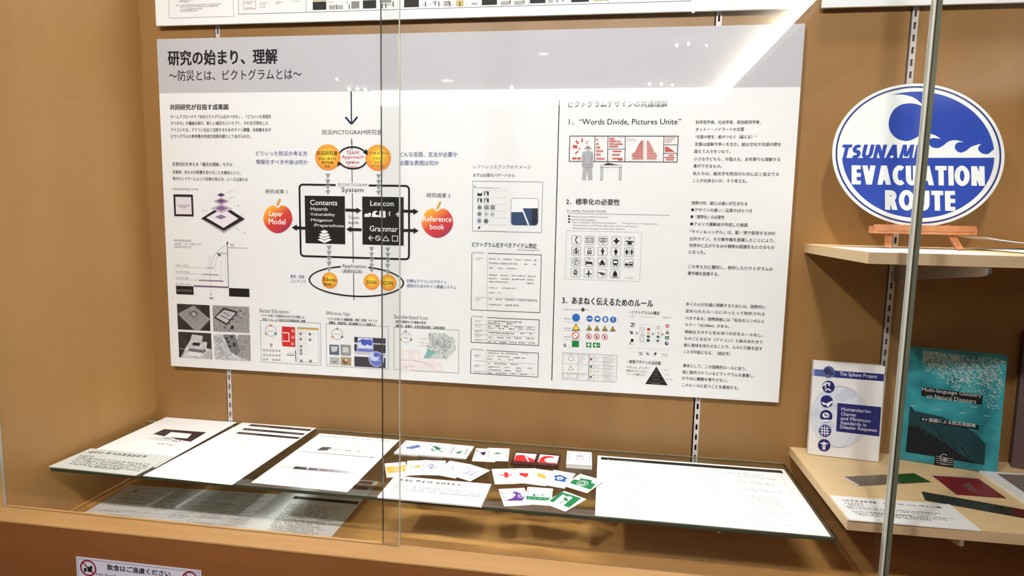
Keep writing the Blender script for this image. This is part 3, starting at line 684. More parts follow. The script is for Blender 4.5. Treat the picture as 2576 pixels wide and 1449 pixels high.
S.P([(812, 800), (838, 808), (832, 842), (804, 834)], (36, 34, 36), 4); S.end()
S.begin('photo', 'dark photo of a stepped white paper model'); S.R(274, 862, 618, 1142, PH2); S.P([(415, 890), (525, 905), (518, 960), (400, 945)], (200, 198, 200), 3); S.P([(400, 945), (520, 962), (570, 968), (560, 1030), (612, 1040), (612, 1140), (300, 1128), (352, 1020)], PH3, 2)
S.P([(425, 970), (498, 978), (492, 1008), (418, 1000)], (44, 38, 38), 4); S.P([(392, 1030), (545, 1052), (535, 1078), (375, 1055)], (110, 106, 110), 4); S.L(540, 1040, 555, 1068, 8, K, 5); S.P([(385, 1065), (510, 1078), (500, 1118), (370, 1100)], (232, 230, 232), 4); S.L(275, 1030, 340, 1042, 5, (170, 168, 170), 3); S.end()
S.begin('photo', 'blurred grey photo of pictogram sheets'); S.R(632, 888, 1010, 1165, PH3); S.P([(890, 892), (1005, 896), (1010, 1160), (890, 1120), (860, 960)], PH1, 2); S.P([(730, 892), (850, 892), (905, 1060), (870, 1110), (800, 1060)], (120, 118, 122), 3)
for x, y in [(762, 930), (815, 915), (780, 965), (840, 985), (795, 1010), (845, 1000)]: S.P([(x - 14, y - 12), (x + 14, y - 8), (x + 16, y + 14), (x - 10, y + 12)], (54, 50, 54), 4)
for x, y in [(690, 960), (700, 1030), (705, 1090), (925, 1030), (960, 960)]: S.O_(x, y, 20, 4, (110, 108, 112), 4, n=12)
S.end()
def wheel(x, y, r):
    S.O_(x, y, r, 4, (110, 112, 116), 3, n=24); S.G(x - r * .6, y, x + r * .6, 14, (80, 80, 84), 4, 1); S.C(x, y - r, 13, (190, 140, 110), 4, n=12); S.C(x - r * .85, y + r * .5, 13, (200, 150, 110), 4, n=12); S.C(x + r * .9, y + r * .5, 13, (90, 130, 130), 4, n=12)
S.begin('subheading'); S.T('Better Education', 1102, 1392, 648, 40, (90, 88, 94), .0); S.end(); S.begin('subheading'); S.T('Effective Sign', 1775, 2018, 678, 44, (90, 88, 94), .0); S.zoom(980, 600, 3.814); S.end(); S.begin('subheading'); S.T('Standardized Icon', 42, 366, 748, 38, (90, 88, 94), 0); S.end()
S.begin('paragraph'); S.zoom(380, 620, 4.025); Q = (56, 52, 56)
S.T('・ピクトを用いて災害対応の在り方を啓発した', 1105, 1555, 697, 28, Q, .014); S.T('学習ツール、より有効な防災事業啓発に展開', 1128, 1562, 738, 28, Q, .014)
S.T('・ピクトを用いた避難誘導、啓発（学習）サインや', 1780, 2290, 732, 30, Q, .014); S.T('避難所、救援所等　案内標識サインへ展開する', 1800, 2272, 772, 30, Q, .014)
S.zoom(980, 600, 3.814); S.T('災害や被害などの事象の記述', 58, 350, 796, 28, Q, .014); S.T('避難所、救援所、災害対策本部等　災害対策用', 60, 530, 838, 28, Q, .014); S.end()
S.zoom(380, 620, 4.025)
S.begin('sample_page', 'framed sample page with a red panel'); S.FR(1106, 748, 1722, 1205, 5, (150, 152, 158)); wheel(1212, 855, 55)
S.R(1325, 810, 1462, 1018, (206, 46, 42), 2); S.FR(1330, 872, 1398, 960, 8, WH, 3); S.R(1322, 868, 1334, 964, (206, 46, 42), 4)
for x, y in [(1436, 855), (1436, 918), (1434, 985)]: S.O_(x, y, 12, 5, WH, 3, n=12)
S.C(1218, 994, 14, (190, 160, 120), 3); S.C(1218, 1010, 6, (120, 100, 80), 3)
for j, y in enumerate((1050, 1098, 1142)):
    for i in range(6):
        if j == 2 and i == 2: continue
        S.C(1145 + i * 31, y + i * 1.2, 12, (150, 144, 146), 3, n=8); S.L(1137 + i * 31, y - 3, 1152 + i * 31, y + 4, 5, (226, 222, 222), 4)
S.R(1340, 1040, 1475, 1165, (236, 238, 238), 2); S.L(1462, 1048, 1468, 1165, 8, (60, 60, 66), 4); S.L(1375, 1098, 1452, 1104, 8, (90, 92, 96), 4); S.G(1380, 1080, 1450, 16, (150, 150, 154), 3)
S.FR(1482, 818, 1700, 1180, 4, (150, 154, 176), 2); S.R(1484, 820, 1698, 848, (206, 170, 84), 3)
for x, y in [(1515, 885), (1608, 888), (1515, 940), (1610, 945), (1518, 1010), (1518, 1052), (1520, 1085), (1522, 1158), (1615, 1160)]: S.R(x - 12, y - 12, x + 12, y + 12, (84, 80, 88), 3); S.L(x - 6, y, x + 7, y, 5, WH, 4)
for y in (860, 915, 975): S.H(1488, y, 1572, 3, (214, 130, 120), 3)
for x0, y in [(1540, 885), (1632, 886), (1540, 942), (1545, 1010), (1545, 1085)]: S.G(x0, y, x0 + 50, 12, (196, 196, 200), 3)
S.end()
S.begin('sample_page', 'framed sample page with blue wave sign'); S.FR(1772, 782, 2402, 1245, 5, (150, 152, 158)); wheel(1885, 888, 55)
for x0, y0, x1, y1, c in [(1805, 992, 1905, 1100, (96, 106, 122)), (1918, 992, 2025, 1108, (150, 152, 152)), (1808, 1118, 1908, 1200, (178, 180, 178)), (1920, 1118, 2028, 1208, (168, 148, 122))]: S.R(x0, y0, x1, y1, c, 2)
S.P([(1820, 1010), (1895, 1012), (1880, 1060), (1830, 1070)], (196, 200, 206), 3); S.R(1940, 1020, 2000, 1075, (200, 202, 200), 3); S.C(1966, 1165, 26, (120, 90, 70), 3); S.C(1975, 1150, 16, (210, 186, 150), 4); S.L(1840, 1168, 1880, 1168, 8, (80, 80, 84), 4)
S.R(2058, 915, 2375, 1108, (196, 198, 206), 2); S.R(2058, 915, 2375, 985, (64, 62, 70), 3); S.R(2252, 990, 2375, 1080, (60, 58, 66), 3); S.R(2058, 990, 2085, 1060, (60, 58, 66), 3)
S.R(2092, 920, 2248, 1070, (214, 220, 240), 4); S.FR(2094, 922, 2246, 1068, 3, (96, 106, 190), 5); S.R(2096, 1030, 2246, 1068, (110, 122, 196), 5)
S.P([(2100, 960), (2140, 935), (2185, 945), (2215, 940), (2240, 950), (2240, 1000), (2215, 1005), (2190, 990), (2165, 1005), (2130, 990), (2125, 962), (2102, 975)], (76, 92, 186), 6)
S.R(2058, 1112, 2375, 1232, (66, 64, 72), 2); S.C(2282, 1140, 78, (200, 208, 240), 6); S.C(2282, 1140, 70, (104, 116, 196), 7); S.C(2262, 1118, 48, (200, 208, 240), 8, ry=40); S.C(2282, 1098, 28, (90, 104, 190), 9, ry=22); S.G(2232, 1150, 2330, 20, (226, 230, 250), 10, 1); S.end()
S.zoom(980, 600, 3.814)
S.begin('sample_page', 'framed sample page with a pale map'); S.FR(42, 850, 662, 1292, 5, (150, 152, 158)); S.O_(155, 948, 52, 3, (100, 102, 106), 3, n=24); S.C(154, 892, 12, (140, 160, 170), 4); S.C(104, 968, 12, (150, 120, 90), 4); S.C(206, 970, 12, (170, 140, 80), 4); S.G(130, 950, 180, 14, (80, 80, 84), 4, 1); S.G(120, 918, 190, 10, (140, 140, 144), 4, 1)
S.R(102, 1058, 300, 1265, PH4, 2); S.P([(102, 1170), (505, 1175), (500, 1268), (102, 1265)], PH4, 3)
S.PL([(100, 1165), (240, 1170), (330, 1190), (400, 1225), (440, 1265)], 4, (170, 164, 166), 4); S.PL([(120, 1245), (180, 1225), (260, 1235)], 3, (180, 150, 150), 4)
S.P([(375, 905), (520, 910), (610, 950), (640, 1060), (600, 1110), (550, 1165), (500, 1150), (380, 1150), (350, 1040), (385, 1000)], PH5, 4)
S.P([(370, 1060), (420, 1080), (455, 1098), (415, 1120), (370, 1150), (325, 1145), (345, 1110)], (132, 184, 184), 5)
rd = random.Random(11)
for i in range(150):
    x = rd.gauss(490, 62); y = 1010 + (x - 490) * .2 + rd.gauss(0, 52)
    if 330 < x < 650 and 905 < y < 1170: S.L(x, y, x + rd.uniform(-18, 18), y + rd.uniform(-14, 14), rd.uniform(2, 5), rd.choice([(110, 112, 114), (150, 156, 156), (80, 84, 86), (120, 150, 150)]), 6)
for y in (960, 1000, 1025): S.G(285, y, 372, 11, (150, 150, 154), 6)
S.end()

# right-hand third
S.zoom(1380, 230, 4.025)
S.begin('subheading'); S.T('ピクトグラムデザインの共通理解', 200, 1205, 130, 66, K, .008); S.end()
S.begin('heading'); S.T('1．“Words Divide, Pictures Unite”', 205, 1340, 312, 66, K, .004); S.zoom(1380, 480, 4.025); S.end(); S.begin('heading'); S.T('2．標準化の必要性', 178, 722, 108, 62, K, .018); S.zoom(1380, 720, 4.025); S.end(); S.begin('heading'); S.T('3．あまねく伝えるためのルール', 138, 1060, 140, 76, K, .018); S.end()
def para(L, h=38):
    S.begin('paragraph')
    for t, x0, x1, y in L: S.T(t, x0, x1, y, h if not t.startswith('カラー') else h * .95, (44, 40, 42), .012)
    S.end()
S.zoom(1380, 230, 4.025)
para([('科学哲学者、社会学者、政治経済学者、', 1490, 2150, 312), ('オットー・ノイラートの言葉', 1488, 1980, 384), ('“言葉の壁を、絵がつなぐ（越える）”', 1484, 2100, 460), ('言葉は誤解や争いを生む、絵は文化や言語の壁を', 1480, 2355, 534), ('超えて人々をつなぐ。', 1474, 1842, 607),
      ('小さな子どもも、外国人も、お年寄りも理解する', 1470, 2345, 684), ('事ができるもの。', 1466, 1755, 755), ('私たちは、絵文字を防災のために広く役立てる', 1462, 2332, 830), ('ことが出来ないか、そう考えた。', 1460, 2010, 902)])
S.zoom(1380, 480, 4.025)
para([('実際の所、絵には違いが生まれる', 1446, 2013, 122), ('●デザインの違い／品質のばらつき', 1443, 2062, 192), ('●「標準化」の必要性', 1438, 1782, 262), ('●アメリカ運輸省が作成した絵図', 1434, 2015, 335), ('「サイン＆シンボル」は、駅／港で使用する29の', 1432, 2295, 412),
      ('公共サイン、その著作権を放棄したことにより、', 1426, 2290, 484), ('世界中に広がりをみせ標準の認識をもたせるもの', 1424, 2285, 552), ('となった。', 1420, 1588, 618), ('この考え方に賛同し、制作したピクトグラムの', 1412, 2270, 766), ('著作権を放棄する。', 1408, 1725, 834)])
S.zoom(1380, 720, 4.025)
para([('多くの人が共通に理解するためには、国際的に', 1392, 2195, 180), ('定められたルールにのっとって制作される', 1386, 2190, 250), ('べきである。国際規格には「安全のシンボルと', 1384, 2183, 322), ('カラー「ISO3864」がある。', 1382, 1830, 388), ('単純なカタチと色を持つ外形をルール化し、', 1378, 2170, 460),
      ('ものごとを示す（アイコン）と組み合わせて', 1374, 2168, 528), ('絵に意味を持たせることで、人々に行動を促す', 1370, 2165, 594), ('ことが可能になる。（図記号）', 1368, 1838, 662), ('基本として、この国際的ルールに従う。', 1360, 2005, 802), ('既に製作されているピクトグラムを尊重し、', 1356, 2085, 868),
      ('むやみに種類を増やさない。', 1352, 1815, 930), ('このルールに従うことを重視する。', 1350, 1925, 998)], 36)
# mural drawing with the standing man
S.zoom(1380, 230, 4.025)
S.begin('wall_chart_drawing', 'line drawing of a man before red bar charts and a table'); B = (52, 36, 48); RD = (196, 92, 84)
S.FR(216, 452, 1300, 716, 8, B)
for a in [(470, 455, 466, 716), (602, 455, 596, 716), (777, 455, 772, 716), (1168, 455, 1162, 716)]: S.L(*a, 7, B)
S.H(600, 583, 774, 6, B); S.H(1168, 541, 1302, 6, B); S.H(1166, 627, 1300, 6, B)
for x, y, an, l, w in [(340, 495, 95, 42, 16), (290, 515, 50, 40, 20), (390, 515, -50, 36, 8), (268, 560, 10, 46, 32), (285, 618, -40, 38, 16), (312, 580, -50, 24, 12)]:
    t = math.radians(an); S.L(x - l / 2 * math.cos(t), y - l / 2 * math.sin(t), x + l / 2 * math.cos(t), y + l / 2 * math.sin(t), w, RD, 2)
S.O_(340, 540, 46, 3, (190, 180, 186), 2, n=20, a0=200, a1=380); S.R(240, 668, 284, 690, RD, 2); S.R(292, 668, 326, 690, RD, 2); S.G(245, 472, 328, 10, (150, 110, 120), 2)
for y, x1 in [(490, 500), (532, 508), (568, 524), (604, 552), (640, 528), (682, 568)]: S.R(482, y - 11, x1, y + 11, (206, 130, 120), 2)
for x0, y, x1 in [(614, 482, 668), (614, 506, 692), (700, 508, 728), (614, 532, 664), (670, 534, 748), (614, 558, 702), (650, 607, 738), (640, 642, 720), (645, 680, 748), (700, 692, 748)]: S.R(x0, y - 8, x1, y + 8, RD, 2)
S.R(604, 590, 640, 700, (232, 226, 228), 2)
S.G(530, 470, 580, 10, (150, 110, 120), 2); S.G(612, 466, 680, 10, (190, 120, 120), 2); S.G(715, 468, 750, 10, (90, 70, 80), 2); S.P([(795, 470), (870, 478), (895, 500), (790, 500)], (214, 206, 206), 2)
for i in range(22):
    y = 500 + i * 8.8; k = i / 21; wl_ = 20 + 92 * k ** .8 + (18 if 13 < i < 19 else 0); wr_ = 18 + 84 * k ** .8 + (16 if 13 < i < 19 else 0)
    S.R(958 - wl_, y - 3.4, 958, y + 3.4, RD, 2); S.R(994, y - 3.4, 994 + wr_, y + 3.4, (206, 120, 108), 2)
S.H(800, 692, 1130, 2, (180, 160, 160), 2)
S.L(972, 495, 968, 685, 8, (226, 206, 200), 3)
for i in range(6): S.R(1180, 466 + i * 10, 1288 - i * 12, 471 + i * 10, (206, 150, 140), 2)
S.P([(1178, 612), (1178, 560), (1205, 560), (1240, 585), (1280, 612)], RD, 2)
for x0, y, x1 in [(1215, 648, 1265), (1175, 670, 1275), (1190, 692, 1268)]: S.R(x0, y - 7, x1, y + 7, RD, 2)
MG = (176, 176, 180)
S.P([(345, 612), (380, 606), (384, 588), (415, 588), (420, 606), (448, 612), (456, 640), (452, 770), (440, 770), (446, 895), (402, 898), (392, 800), (378, 898), (336, 898), (350, 770), (336, 760), (336, 640)], MG, 4)
S.C(400, 582, 18, (196, 194, 196), 5, ry=22); S.P([(362, 578), (378, 568), (382, 555), (412, 552), (418, 568), (436, 574), (432, 582), (400, 578), (366, 586)], (140, 140, 146), 6)
for a in [(362, 650, 356, 740), (434, 650, 436, 740), (356, 740, 436, 742), (395, 800, 393, 770)]: S.L(*a, 4, (110, 104, 112), 6)
S.O_(392, 752, 58, 4, (120, 116, 124), 6, ry=16, a0=20, a1=160)
S.R(528, 748, 738, 768, WH, 3); S.FR(528, 748, 738, 768, 4, (90, 88, 94), 4)
for x in (534, 722): S.R(x - 4, 766, x + 12, 898, (206, 206, 210), 3); S.FR(x - 4, 766, x + 12, 898, 4, (90, 88, 94), 4)
S.P([(552, 744), (590, 728), (640, 730), (660, 736), (715, 744)], (34, 30, 34), 4); S.L(585, 730, 618, 722, 5, K, 5)
S.end()
# symbols sheet
S.zoom(1380, 480, 4.025)
S.begin('small_text'); S.T('In reality, Pictures Divide', 188, 582, 204, 30, (60, 58, 62), 0); S.H(186, 228, 1225, 3.5, (70, 70, 74))
for t, x0, x1, y in [('Different Designs/Different Qualities', 220, 602, 262), ('Need for Standardization', 220, 475, 290), ('“Signs and Symbols” Benchmarking Example', 230, 684, 320), ('US Department of Transportation', 745, 1100, 330), ('Standardization of 29 Public Signs Used at Ports and Stations', 248, 900, 350), ('Releasing their copyrights to be de facto standard', 248, 768, 380)]: S.T(t, x0, x1, y, 19, (84, 82, 88), .0)
for y in (257, 287, 316): S.C(207, y, 10, K, 2)
S.end()
S.begin('pictogram_chart', 'framed chart of nineteen travel pictograms'); S.FR(182, 404, 922, 918, 4, (176, 178, 182))
S.T('U.S.DOT', 776, 862, 882, 18, (130, 130, 134), .0)
cells = {}
for r_i, (y0, xs) in enumerate([(498, (282, 416, 552, 687, 820)), (608, (280, 412, 547, 681, 816)), (720, (277, 410, 543, 677, 812)), (830, (272, 406, 540, 673))]):
    for c_i, x in enumerate(xs):
        y = y0 + c_i * 3.4; cells[(r_i, c_i)] = (x, y); S.FR(x - 45, y - 45, x + 45, y + 45, 4, (120, 122, 128), 2, 10)
def cc(r_, c_): return cells[(r_, c_)]
x, y = cc(0, 0); S.PL([(x + 12, y - 32), (x - 4, y - 20), (x - 8, y), (x - 4, y + 20), (x + 12, y + 30)], 10, K, 3); S.L(x + 2, y - 30, x + 14, y - 28, 14, K, 3); S.L(x + 2, y + 28, x + 14, y + 28, 14, K, 3)
x, y = cc(0, 1); S.FR(x - 32, y - 24, x + 32, y + 22, 5, K, 3); S.PL([(x - 32, y - 24), (x, y + 4), (x + 32, y - 24)], 4, K, 3); S.L(x - 32, y + 22, x - 8, y, 4, K, 3); S.L(x + 32, y + 22, x + 8, y, 4, K, 3)
x, y = cc(0, 2); S.FR(x - 32, y - 24, x + 32, y + 8, 6, K, 3); S.O_(x, y - 8, 10, 5, K, 3, n=14); S.P([(x - 24, y + 14), (x - 10, y + 14), (x - 17, y + 28)], K, 3); S.P([(x + 8, y + 14), (x + 22, y + 14), (x + 14, y + 24)], K, 3); S.C(x, y + 28, 6, K, 3)
x, y = cc(0, 3); S.R(x - 10, y - 28, x + 10, y + 28, K, 3); S.R(x - 28, y - 10, x + 28, y + 10, K, 3)
x, y = cc(0, 4); S.L(x - 38, y - 2, x + 40, y + 4, 12, K, 3); S.P([(x - 18, y + 8), (x + 20, y + 10), (x + 26, y + 32), (x - 24, y + 32)], K, 3); S.C(x, y - 28, 10, (120, 120, 124), 3)
x, y = cc(1, 0); S.FR(x - 26, y - 10, x + 24, y + 26, 6, K, 3); S.C(x, y + 8, 12, K, 3); S.P([(x - 12, y - 26), (x + 16, y - 34), (x + 2, y - 14), (x - 10, y - 14)], K, 3)
x, y = cc(1, 1); S.RR(x - 20, y - 8, x + 22, y + 30, 4, K, 3); S.R(x - 14, y, x + 16, y + 6, WH, 4); S.R(x - 14, y + 12, x + 16, y + 18, WH, 4); S.P([(x - 16, y - 18), (x - 8, y - 34), (x, y - 18)], K, 3); S.P([(x + 4, y - 32), (x + 20, y - 32), (x + 12, y - 16)], K, 3)
def man(x, y, k=1.0, skirt=False):
    S.C(x, y - 30 * k, 7 * k, K, 3, n=12)
    S.P([(x - 11 * k, y - 20 * k), (x + 11 * k, y - 20 * k), (x + (18 if skirt else 9) * k, y + 10 * k), (x + 8 * k, y + 10 * k), (x + 7 * k, y + 34 * k), (x - 7 * k, y + 34 * k), (x - 8 * k, y + 10 * k), (x - (18 if skirt else 9) * k, y + 10 * k)], K, 3)
    S.L(x - 14 * k, y - 18 * k, x - 14 * k, y + 6 * k, 5 * k, K, 3); S.L(x + 14 * k, y - 18 * k, x + 14 * k, y + 6 * k, 5 * k, K, 3)
man(*cc(1, 2)); man(*cc(1, 3), 1.0, True); x, y = cc(1, 4); man(x - 24, y, .85, True); man(x + 26, y, .85); S.L(x, y - 26, x, y + 30, 4, K, 3)
x, y = cc(2, 0); S.O_(x, y, 30, 5, K, 3); S.T('?', x - 12, x + 12, y, 38, K, .01, 3)
x, y = cc(2, 1); S.R(x - 34, y - 14, x - 26, y + 30, K, 3); S.R(x - 28, y + 4, x + 34, y + 18, K, 3); S.R(x + 26, y + 4, x + 34, y + 30, K, 3); S.L(x - 26, y - 2, x + 30, y + 2, 10, K, 3); S.O_(x - 4, y - 30, 10, 4, (110, 110, 114), 3, n=14)
x, y = cc(2, 2); S.P([(x - 32, y + 2), (x - 18, y - 2), (x - 12, y - 20), (x + 12, y - 20), (x + 18, y - 2), (x + 32, y + 2), (x + 30, y + 22), (x - 30, y + 22)], K, 3); S.R(x - 5, y - 28, x + 5, y - 20, K, 3); S.R(x - 24, y + 20, x - 14, y + 30, K, 3); S.R(x + 14, y + 20, x + 24, y + 30, K, 3); S.C(x - 18, y + 10, 4, WH, 4); S.C(x + 18, y + 10, 4, WH, 4)
x, y = cc(2, 3); S.RR(x - 26, y - 34, x + 26, y + 24, 10, K, 3); S.R(x - 18, y - 20, x + 18, y + 2, WH, 4); S.R(x - 20, y + 22, x - 10, y + 32, K, 3); S.R(x + 10, y + 22, x + 20, y + 32, K, 3); S.C(x - 16, y + 14, 4, WH, 4); S.C(x + 16, y + 14, 4, WH, 4)
x, y = cc(2, 4); S.P([(x - 42, y + 14), (x - 34, y), (x - 12, y), (x - 2, y + 14), (x - 2, y + 22), (x - 42, y + 20)], K, 3); S.RR(x + 2, y - 14, x + 40, y + 22, 5, K, 3); S.R(x + 8, y - 6, x + 34, y + 6, WH, 4); S.L(x - 38, y + 28, x + 40, y + 30, 5, K, 3)
x, y = cc(3, 0); S.RR(x - 20, y - 24, x + 20, y + 18, 8, K, 3); S.R(x - 13, y - 14, x + 13, y - 2, WH, 4); S.L(x - 14, y + 34, x - 8, y + 18, 5, K, 3); S.L(x + 14, y + 34, x + 8, y + 18, 5, K, 3); S.R(x - 6, y - 32, x + 6, y - 24, K, 3); S.C(x - 10, y + 8, 4, WH, 4); S.C(x + 10, y + 8, 4, WH, 4)
x, y = cc(3, 1); S.P([(x, y - 34), (x + 6, y - 20), (x + 6, y - 4), (x + 34, y + 12), (x + 34, y + 18), (x + 6, y + 10), (x + 4, y + 24), (x + 12, y + 32), (x - 12, y + 32), (x - 4, y + 24), (x - 6, y + 10), (x - 34, y + 18), (x - 34, y + 12), (x - 6, y - 4), (x - 6, y - 20)], K, 3)
x, y = cc(3, 2); S.P([(x - 42, y - 14), (x + 34, y - 4), (x + 34, y + 4), (x + 8, y + 4), (x + 8, y + 14), (x - 12, y + 12), (x - 16, y), (x - 36, y - 4)], K, 3); S.L(x + 4, y + 10, x + 32, y + 12, 6, K, 3); S.L(x + 4, y + 20, x + 28, y + 22, 5, K, 3)
x, y = cc(3, 3); S.P([(x - 26, y + 2), (x - 16, y - 4), (x - 16, y - 22), (x + 16, y - 22), (x + 16, y - 4), (x + 26, y + 2), (x + 18, y + 24), (x - 18, y + 24)], K, 3); S.R(x - 6, y - 32, x + 6, y - 22, K, 3); S.L(x - 30, y + 32, x + 30, y + 34, 7, K, 3)
S.end()
# safety colours
S.zoom(1380, 720, 4.025)
BL = (38, 104, 186); YL = (244, 212, 72); RG = (204, 46, 58); GN = (28, 128, 62)
S.begin('safety_colour_chart', 'rows of blue, yellow, red and green safety signs')
S.G(148, 234, 328, 13, (100, 98, 104), 2, 1); S.C(348, 238, 19, (44, 42, 46), 2); S.G(334, 238, 364, 10, (200, 200, 204), 3, 1); S.G(378, 238, 415, 13, (80, 78, 84), 2, 1)
for y, yy in [(327, 360), (424, 448), (512, 538)]: S.G(156, y, 225, 14, (50, 48, 52), 3, 1); S.H(150, yy, 343, 3, (160, 160, 166), 2)
S.T('安全', 150, 178, 588, 16, K, .02); S.T('状態', 150, 178, 606, 16, K, .02)
S.C(278, 318, 40, BL, 3, n=36)
for i, x in enumerate((415, 495, 575, 654)): S.C(x, 328 + i * 3.5, 32, BL, 3, n=30)
S.R(393, 322, 437, 334, (220, 228, 240), 4); S.R(478, 318, 514, 330, WH, 4); S.C(496, 332, 15, WH, 4, ry=10); S.P([(560, 318), (590, 318), (590, 345), (582, 358), (568, 358), (560, 345)], (220, 228, 240), 4); S.R(650, 314, 658, 345, WH, 4); S.C(654, 354, 5, WH, 4)
def ytri(x, y, w, h, c=YL):
    S.P([(x, y - h), (x + w, y + h), (x - w, y + h)], K, 3); S.P([(x, y - h * .68), (x + w * .74, y + h * .78), (x - w * .74, y + h * .78)], c, 4)
ytri(278, 412, 41, 37); 
for i, x in enumerate((411, 490, 570, 650)): ytri(x, 419 + i * 3.4, 30, 28, (190, 168, 84)); S.L(x - 7, 427 + i * 3.4, x + 8, 432 + i * 3.4, 9, (60, 52, 30), 5)
def no(x, y, r, w):
    S.C(x, y, r, WH, 3); S.O_(x, y, r - w / 2, w, RG, 4); S.L(x - r * .62, y - r * .62, x + r * .62, y + r * .62, w * .8, RG, 4)
no(272, 498, 38, 8)
for i, x in enumerate((408, 488, 569)): no(x, 507 + i * 3, 30, 7); S.P([(x - 4, 492 + i * 3), (x + 8, 500 + i * 3), (x + 4, 520 + i * 3), (x - 10, 522 + i * 3)], (70, 30, 36), 5)
S.R(237, 550, 306, 618, GN, 3); S.R(382, 568, 432, 620, GN, 3); S.R(402, 574, 412, 612, WH, 4); S.R(389, 588, 425, 599, WH, 4); S.R(450, 570, 520, 622, GN, 3); S.L(462, 596, 512, 598, 7, WH, 4); S.PL([(484, 578), (462, 596), (486, 614)], 7, WH, 4)
S.end()
S.begin('shape_table', 'small ruled table of sign shapes and colours')
S.FR(146, 672, 405, 958, 3.5, (120, 120, 126)); S.FR(410, 686, 684, 972, 3.5, (120, 120, 126)); S.L(300, 676, 295, 955, 3, (140, 140, 146))
for y in (690, 782, 875): S.H(146, y, 402, 3, (140, 140, 146))
for x in (460, 556): S.L(x, 690, x - 4, 968, 3, (140, 140, 146))
for y in (715, 760, 795, 828, 898): S.H(412, y, 682, 3, (150, 150, 156))
S.O_(226, 731, 24, 3.5, (80, 80, 86), 3); S.PL([(224, 802), (250, 850), (200, 848), (224, 802)], 3.5, (80, 80, 86), 3); S.FR(150, 884, 194, 930, 3, (90, 90, 96), 3, 5); S.FR(210, 886, 284, 934, 3, (90, 90, 96), 3, 5)
for x, y, x1 in [(306, 720, 352), (306, 735, 375), (306, 755, 345), (306, 770, 340), (304, 812, 345), (304, 838, 330), (300, 892, 372), (300, 908, 350), (300, 930, 325), (470, 732, 500), (470, 748, 498), (470, 818, 512), (470, 858, 520), (470, 870, 505), (470, 928, 515), (190, 682, 250), (330, 684, 372), (575, 706, 660)]: S.G(x, y, x1, 9, (120, 118, 124), 3, 1)
for y in range(724, 965, 11): S.G(562, y, 562 + 60 + (y * 37 % 52), 8, (150, 148, 154), 3, 1)
for x, y, c in [(432, 740, (150, 44, 56)), (430, 815, (36, 66, 140)), (428, 858, (226, 214, 150)), (427, 920, (32, 92, 60))]: S.R(x - 10, y - 12, x + 10, y + 8, c, 3); S.G(x - 12, y + 16, x + 14, 8, (110, 108, 114), 3, 1)
S.end()
S.begin('structure_diagram', 'small diagram of how a pictogram is put together')
S.T('・ピクトグラムの構造', 818, 1124, 262, 36, (50, 48, 50), .012)
for x, y, x1 in [(826, 300, 872), (826, 312, 866), (922, 308, 1090), (1150, 312, 1250), (1150, 322, 1218)]: S.G(x, y, x1, 9, (120, 118, 124), 2, 1)
S.PL([(830, 378), (850, 372), (862, 384), (845, 396), (838, 412)], 8, K, 3); S.L(822, 405, 870, 408, 4, K, 3); S.PL([(862, 370), (874, 380), (872, 402)], 5, K, 3)
S.P([(822, 450), (838, 462), (862, 452), (848, 466), (862, 486), (846, 478), (826, 490), (836, 472), (820, 462)], K, 3); S.C(846, 548, 16, K, 3); S.PL([(832, 566), (822, 582)], 8, K, 3); S.H(808, 588, 862, 3, (120, 118, 124))
S.FR(922, 388, 1038, 570, 3, (196, 196, 200), 2, 6); S.FR(1082, 402, 1134, 574, 3, (196, 196, 200), 2, 6)
S.O_(951, 436, 19, 3.5, (90, 90, 96), 3); S.PL([(950, 468), (970, 506), (930, 504), (950, 468)], 3.5, (90, 90, 96), 3); S.FR(930, 524, 964, 560, 3.5, (90, 90, 96), 3, 4)
for x, y, c in [(1013, 436, (176, 34, 50)), (1012, 474, (222, 192, 110)), (1010, 511, (36, 92, 72)), (1008, 549, (28, 46, 88))]: S.R(x - 14, y - 13, x + 14, y + 12, c, 3)
S.O_(1110, 420, 13, 5, (206, 110, 120), 3, n=18); S.P([(1110, 452), (1126, 482), (1094, 482)], (206, 176, 140), 3); S.R(1094, 500, 1122, 524, (64, 110, 92), 3); S.P([(1105, 538), (1120, 552), (1105, 566), (1091, 552)], (34, 48, 86), 3)
S.C(1203, 402, 19, (198, 96, 110), 3); S.L(1190, 402, 1216, 404, 7, (240, 220, 222), 4); S.P([(1202, 444), (1224, 484), (1180, 484)], (140, 116, 84), 3); S.R(1180, 504, 1220, 538, (60, 116, 92), 3); S.L(1188, 516, 1212, 526, 8, (200, 220, 210), 4); S.C(1196, 578, 19, (40, 66, 110), 3); S.C(1202, 574, 9, (210, 216, 228), 4)
for x, y in [(895, 476), (1060, 484), (1156, 488)]: S.P([(x - 9, y - 14), (x + 12, y), (x - 9, y + 14)], (120, 120, 124), 3)
S.H(800, 622, 1225, 2.5, (200, 200, 204), 2)
S.PL([(910, 672), (940, 670), (948, 690), (915, 694)], 6, (60, 58, 62), 3); S.C(1002, 684, 18, (206, 206, 210), 3); S.L(992, 672, 1014, 698, 8, K, 4); S.C(1082, 682, 11, K, 3); S.L(1078, 690, 1066, 706, 7, K, 3)
for y in (682, 694, 706): S.G(1148, y, 1208, 9, (110, 108, 114), 2, 1)
S.end()
S.begin('pyramid_diagram', 'black pyramid diagram')
S.T('・推奨デザインの決定軸', 795, 1135, 762, 38, (50, 48, 50), .012)
S.T('デザインは、より上位で', 790, 1018, 818, 24, (90, 88, 92), .004); S.T('評価決定されているもの…', 786, 1012, 854, 24, (90, 88, 92), .004); S.T('イメージを優先する', 784, 972, 888, 24, (90, 88, 92), .004)
S.P([(1092, 812), (1206, 1004), (978, 990)], (30, 26, 28), 2)
for y, w in [(850, 26), (892, 52), (940, 72), (982, 90)]: S.G(1094 - w * .62, y - 1, 1094 + w * .5, 12, (150, 148, 150), 3, 1)
